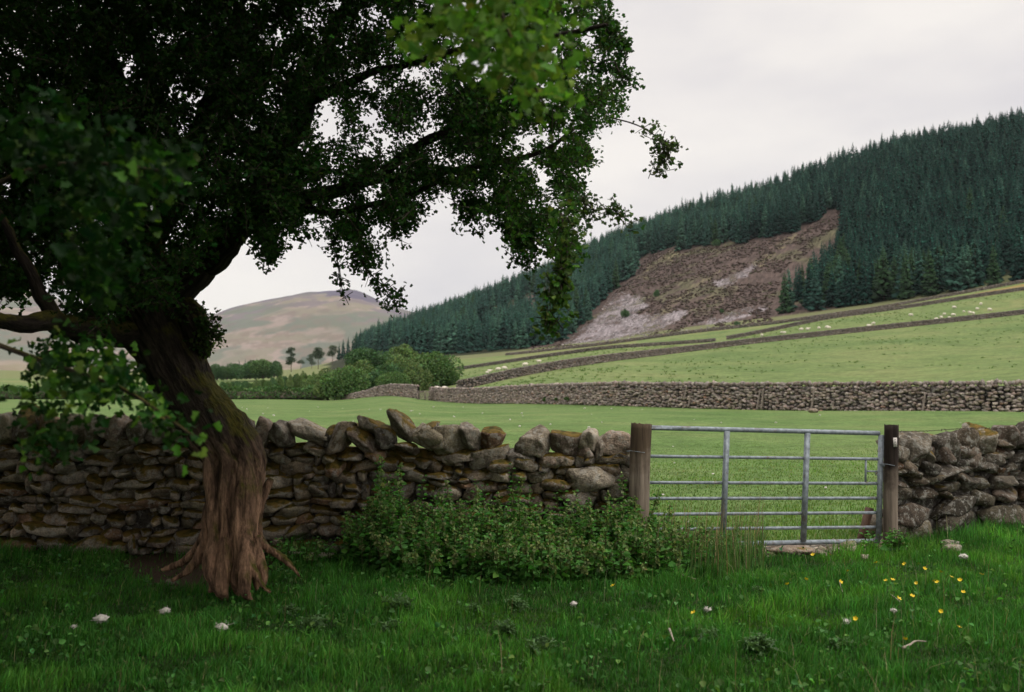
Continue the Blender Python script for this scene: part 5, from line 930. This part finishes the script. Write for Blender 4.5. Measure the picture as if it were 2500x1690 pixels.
stone(2318, 1335, 40, 20, 'pale mossy stone in the grass before the short wall', SG); stone(2322, 1348, 46, 22, 'flat pale stone lying just below the mossy one', SG, 1.2); stone(2392, 1320, 26, 12, 'small pale stone at the right by the wall foot', SG, 1.4); stone(1945, 1352, 74, 22, 'long rounded stone sunk under the gate bottom rail', SG, 1.2); stone(2068, 1340, 42, 22, 'angular stone under the latch end of the gate', SG, 1.2); stone(2092, 1350, 46, 20, 'pale slab stone at the right end of the rubble strip', SG, 1.4); stone(1808, 1352, 26, 18, 'rounded grey stone at the left of the rubble strip', SG, 1.2); stone(2128, 1313, 40, 62, 'tall pale stone standing behind the latch end of the gate', SG, 1.3, .1); stone(2110, 1364, 26, 12, 'low stone in the grass before the tagged post', SG, 1.); stone(1986, 1007, 26, 12, 'boulder at the foot of the meadow wall by a stake', SG, 1.2); stone(475, 1372, 30, 20, 'brown stone on the bare earth left of the roots', SG, .8); stone(415, 1428, 22, 16, 'small ochre stone at the edge of the bare earth', SG, 1.)
stone(1340, 1247, 18, 14, 'white stone showing among the nettle tops', SG, 1.8, -6.)
a = Acc(); n = 520; X = gn.uniform(1.95, 3.9, n); Y = wallY(X) + .05 + gn.normal(0, .16, n); k = np.abs(Y - wallY(X) - .05) < .36; X, Y = X[k], Y[k]; n = len(X); s = gn.uniform(.012, .05, (n, 1)) * np.array([1.4, 1.1, .7]); scatter(a, FR, gn.integers(0, 12, n), rotm(gn, n, .3, .3, 3) @ (np.eye(3)[None] * s[:, None, :]), np.stack([X, Y, zn(X, Y) + .008], -1), pal(gn, n, 1.25, [.15, .1, .35, .05, .25, 0, .1, 0]))
tag(obj('gate_rubble', a.mesh('gate_rubble'), M_STONE2), 'strip of pinkish rubble under the gate', 'rubble', None, 'stuff')
def stick(pts, r, label, z=.05, m=M_DEAD):
    P = np.array([ground_at(x, y) + [0, 0, z] for x, y in pts]); Pc = catmull(P, 5); V, f, _ = tube(Pc - P[0], np.linspace(r, r * .5, len(Pc)), 6); a = Acc(); a.add(V, f); return tag(obj('twig', a.mesh('twig'), m, None, P[0]), label, 'twig', 'dead twigs in the grass')
stick([(2176, 1476), (2186, 1484), (2198, 1494)], .006, 'pale dead twig lying right of the gate foreground', .07); stick([(2205, 1608), (2222, 1600), (2236, 1591), (2262, 1592)], .008, 'bent grey twig in the bottom right grass', .06); stick([(1634, 1560), (1640, 1576), (1645, 1590)], .009, 'short straw coloured stick in the foreground', .06); stick([(2050, 1452), (2053, 1465), (2058, 1480)], .003, 'thin dry stalk among the buttercups', .1); stick([(1640, 1420), (1700, 1440)], .004, 'thin dead stalk by the dark end of the nettles', .08)
P0, P1 = ground_at(700, 1371), ground_at(812, 1376); a = Acc(); V, f = box(0, 0, 0, float(np.linalg.norm(P1 - P0)), .07, .035); a.add(V, f); o = obj('fallen_rail', a.mesh('fallen_rail', False), M_DEAD, None, (P0 + P1) / 2 + [0, 0, .07], math.atan2(*(P1 - P0)[1::-1])); tag(o, 'pale flat rail lying in the grass beside the roots', 'rail')
# white specks of wool and clover in the meadow
a = Acc(); n = 95; u = gn.uniform(560, 2440, n); Y = 10 + 60 * gn.random(n) ** 1.3; X = (u - 1250) / F * Y; k = Y < np.interp(u, [500, 1400, 2440], [90, 62, 42]); X, Y = X[k], Y[k]; n = len(X); s = gn.uniform(.010, .026, (n, 1)) * (1 + Y[:, None] / 40) * np.array([1.2, 1, .6])
zz = np.where(Y < 29, zn(X, Y), zn(X, Y)); scatter(a, FR, gn.integers(0, 12, n), rotm(gn, n, .2, .2, 3) @ (np.eye(3)[None] * s[:, None, :]), np.stack([X, Y, zz + .03], -1), np.ones((n, 3)) * .7); tag(obj('wool_specks', a.mesh('wool_specks'), M_WOOL), 'white specks of wool strewn over the meadow', 'wool', None, 'stuff')
def scatter_land(n, umin, umax, tmin, tmax, g):
    u = g.uniform(umin, umax, n); t = tmin + (tmax - tmin) * g.random(n) ** .8; return land(u, t), u, t
gz = np.random.default_rng(77)
P, u, t = scatter_land(3000, 1050, 2560, 1.03, 2.98, gz); k = (fbm(P * .05, 91, 3) > -.05) & (np.abs(t - 2) > .04); P = P[k]; nb = 7; Q = np.repeat(P, nb, 0) + gz.normal(0, .16, (len(P) * nb, 3)) * [1, 1, 0]
a = Acc(); blades(a, Q, gz.uniform(.10, .26, len(Q)), .03 + .00025 * Q[:, 1], gz, vary(gz, len(Q), (.125, .185, .062), .12, .2), .5); tag(obj('pasture_tussocks', a.mesh('pasture_tussocks', False), M_GRASS), 'darker grass tussocks dotting the upper pasture', 'grass', None, 'stuff')
P, u, t = scatter_land(26000, 1290, 2080, 4.02, 4.95, gz); uu, vv = PJ(P); sc_in = np.zeros(len(u), bool)
for p in SCREE: sc_in |= inpoly(uu + 14 * vnoise(P * .05, 3), vv + 8 * vnoise(P * .05, 4), p)
inc = inpoly(uu, vv, CLEAR); k = inc & ~sc_in & (fbm(P * .06, 93, 3) > -.2); H_ = P[k][:9000]; n = len(H_); s_ = gz.uniform(.2, .75, (n, 1)) * np.array([1.4, 1.2, .55]); cols = np.array([(.075, .053, .045), (.09, .066, .055), (.075, .08, .04), (.06, .043, .038)])[gz.choice(4, n, p=[.4, .3, .12, .18])]
a = Acc(); scatter(a, FR, gz.integers(0, 12, n), rotm(gz, n, .2, .2, 3) @ (np.eye(3)[None] * s_[:, None, :]), H_ + [0, 0, .15], cols * np.exp(gz.normal(0, .2, (n, 1)))); tag(obj('heather', a.mesh('heather', False), M_FAR), 'dark brown heather tufts over the bare slope', 'heather', None, 'stuff')
k = inc & sc_in & (fbm(P * .06, 95, 3) > -.3); S2 = P[k][:3200]; n = len(S2); s_ = gz.uniform(.18, .6, (n, 1)) * np.array([1.2, 1., .6]); a = Acc(); scatter(a, FR, gz.integers(0, 12, n), rotm(gz, n, .3, .3, 3) @ (np.eye(3)[None] * s_[:, None, :]), S2, np.array((.25, .225, .225)) * np.exp(gz.normal(0, .3, (n, 1)))); tag(obj('scree', a.mesh('scree', False), M_FSTONE), 'pale grey scree at the foot of the bare slope', 'scree', None, 'stuff')
# ------------------------------------------------------------------ haze
V, f = box(0, 2300, 215, 8400, 5000, 460.); a = Acc(); a.add(V, f); hm = bpy.data.materials.new('haze_air'); hm.use_nodes = True; hn = hm.node_tree.nodes; hn.clear()
ho = hn.new('ShaderNodeOutputMaterial'); hp = hn.new('ShaderNodeVolumePrincipled'); hp.inputs['Color'].default_value = (.85, .95, 1, 1); hp.inputs['Density'].default_value = .000036; hm.node_tree.links.new(hp.outputs[0], ho.inputs['Volume'])
tag(obj('haze', a.mesh('haze', False), hm), 'thin pale haze in the air of the valley', 'haze', None, 'stuff')
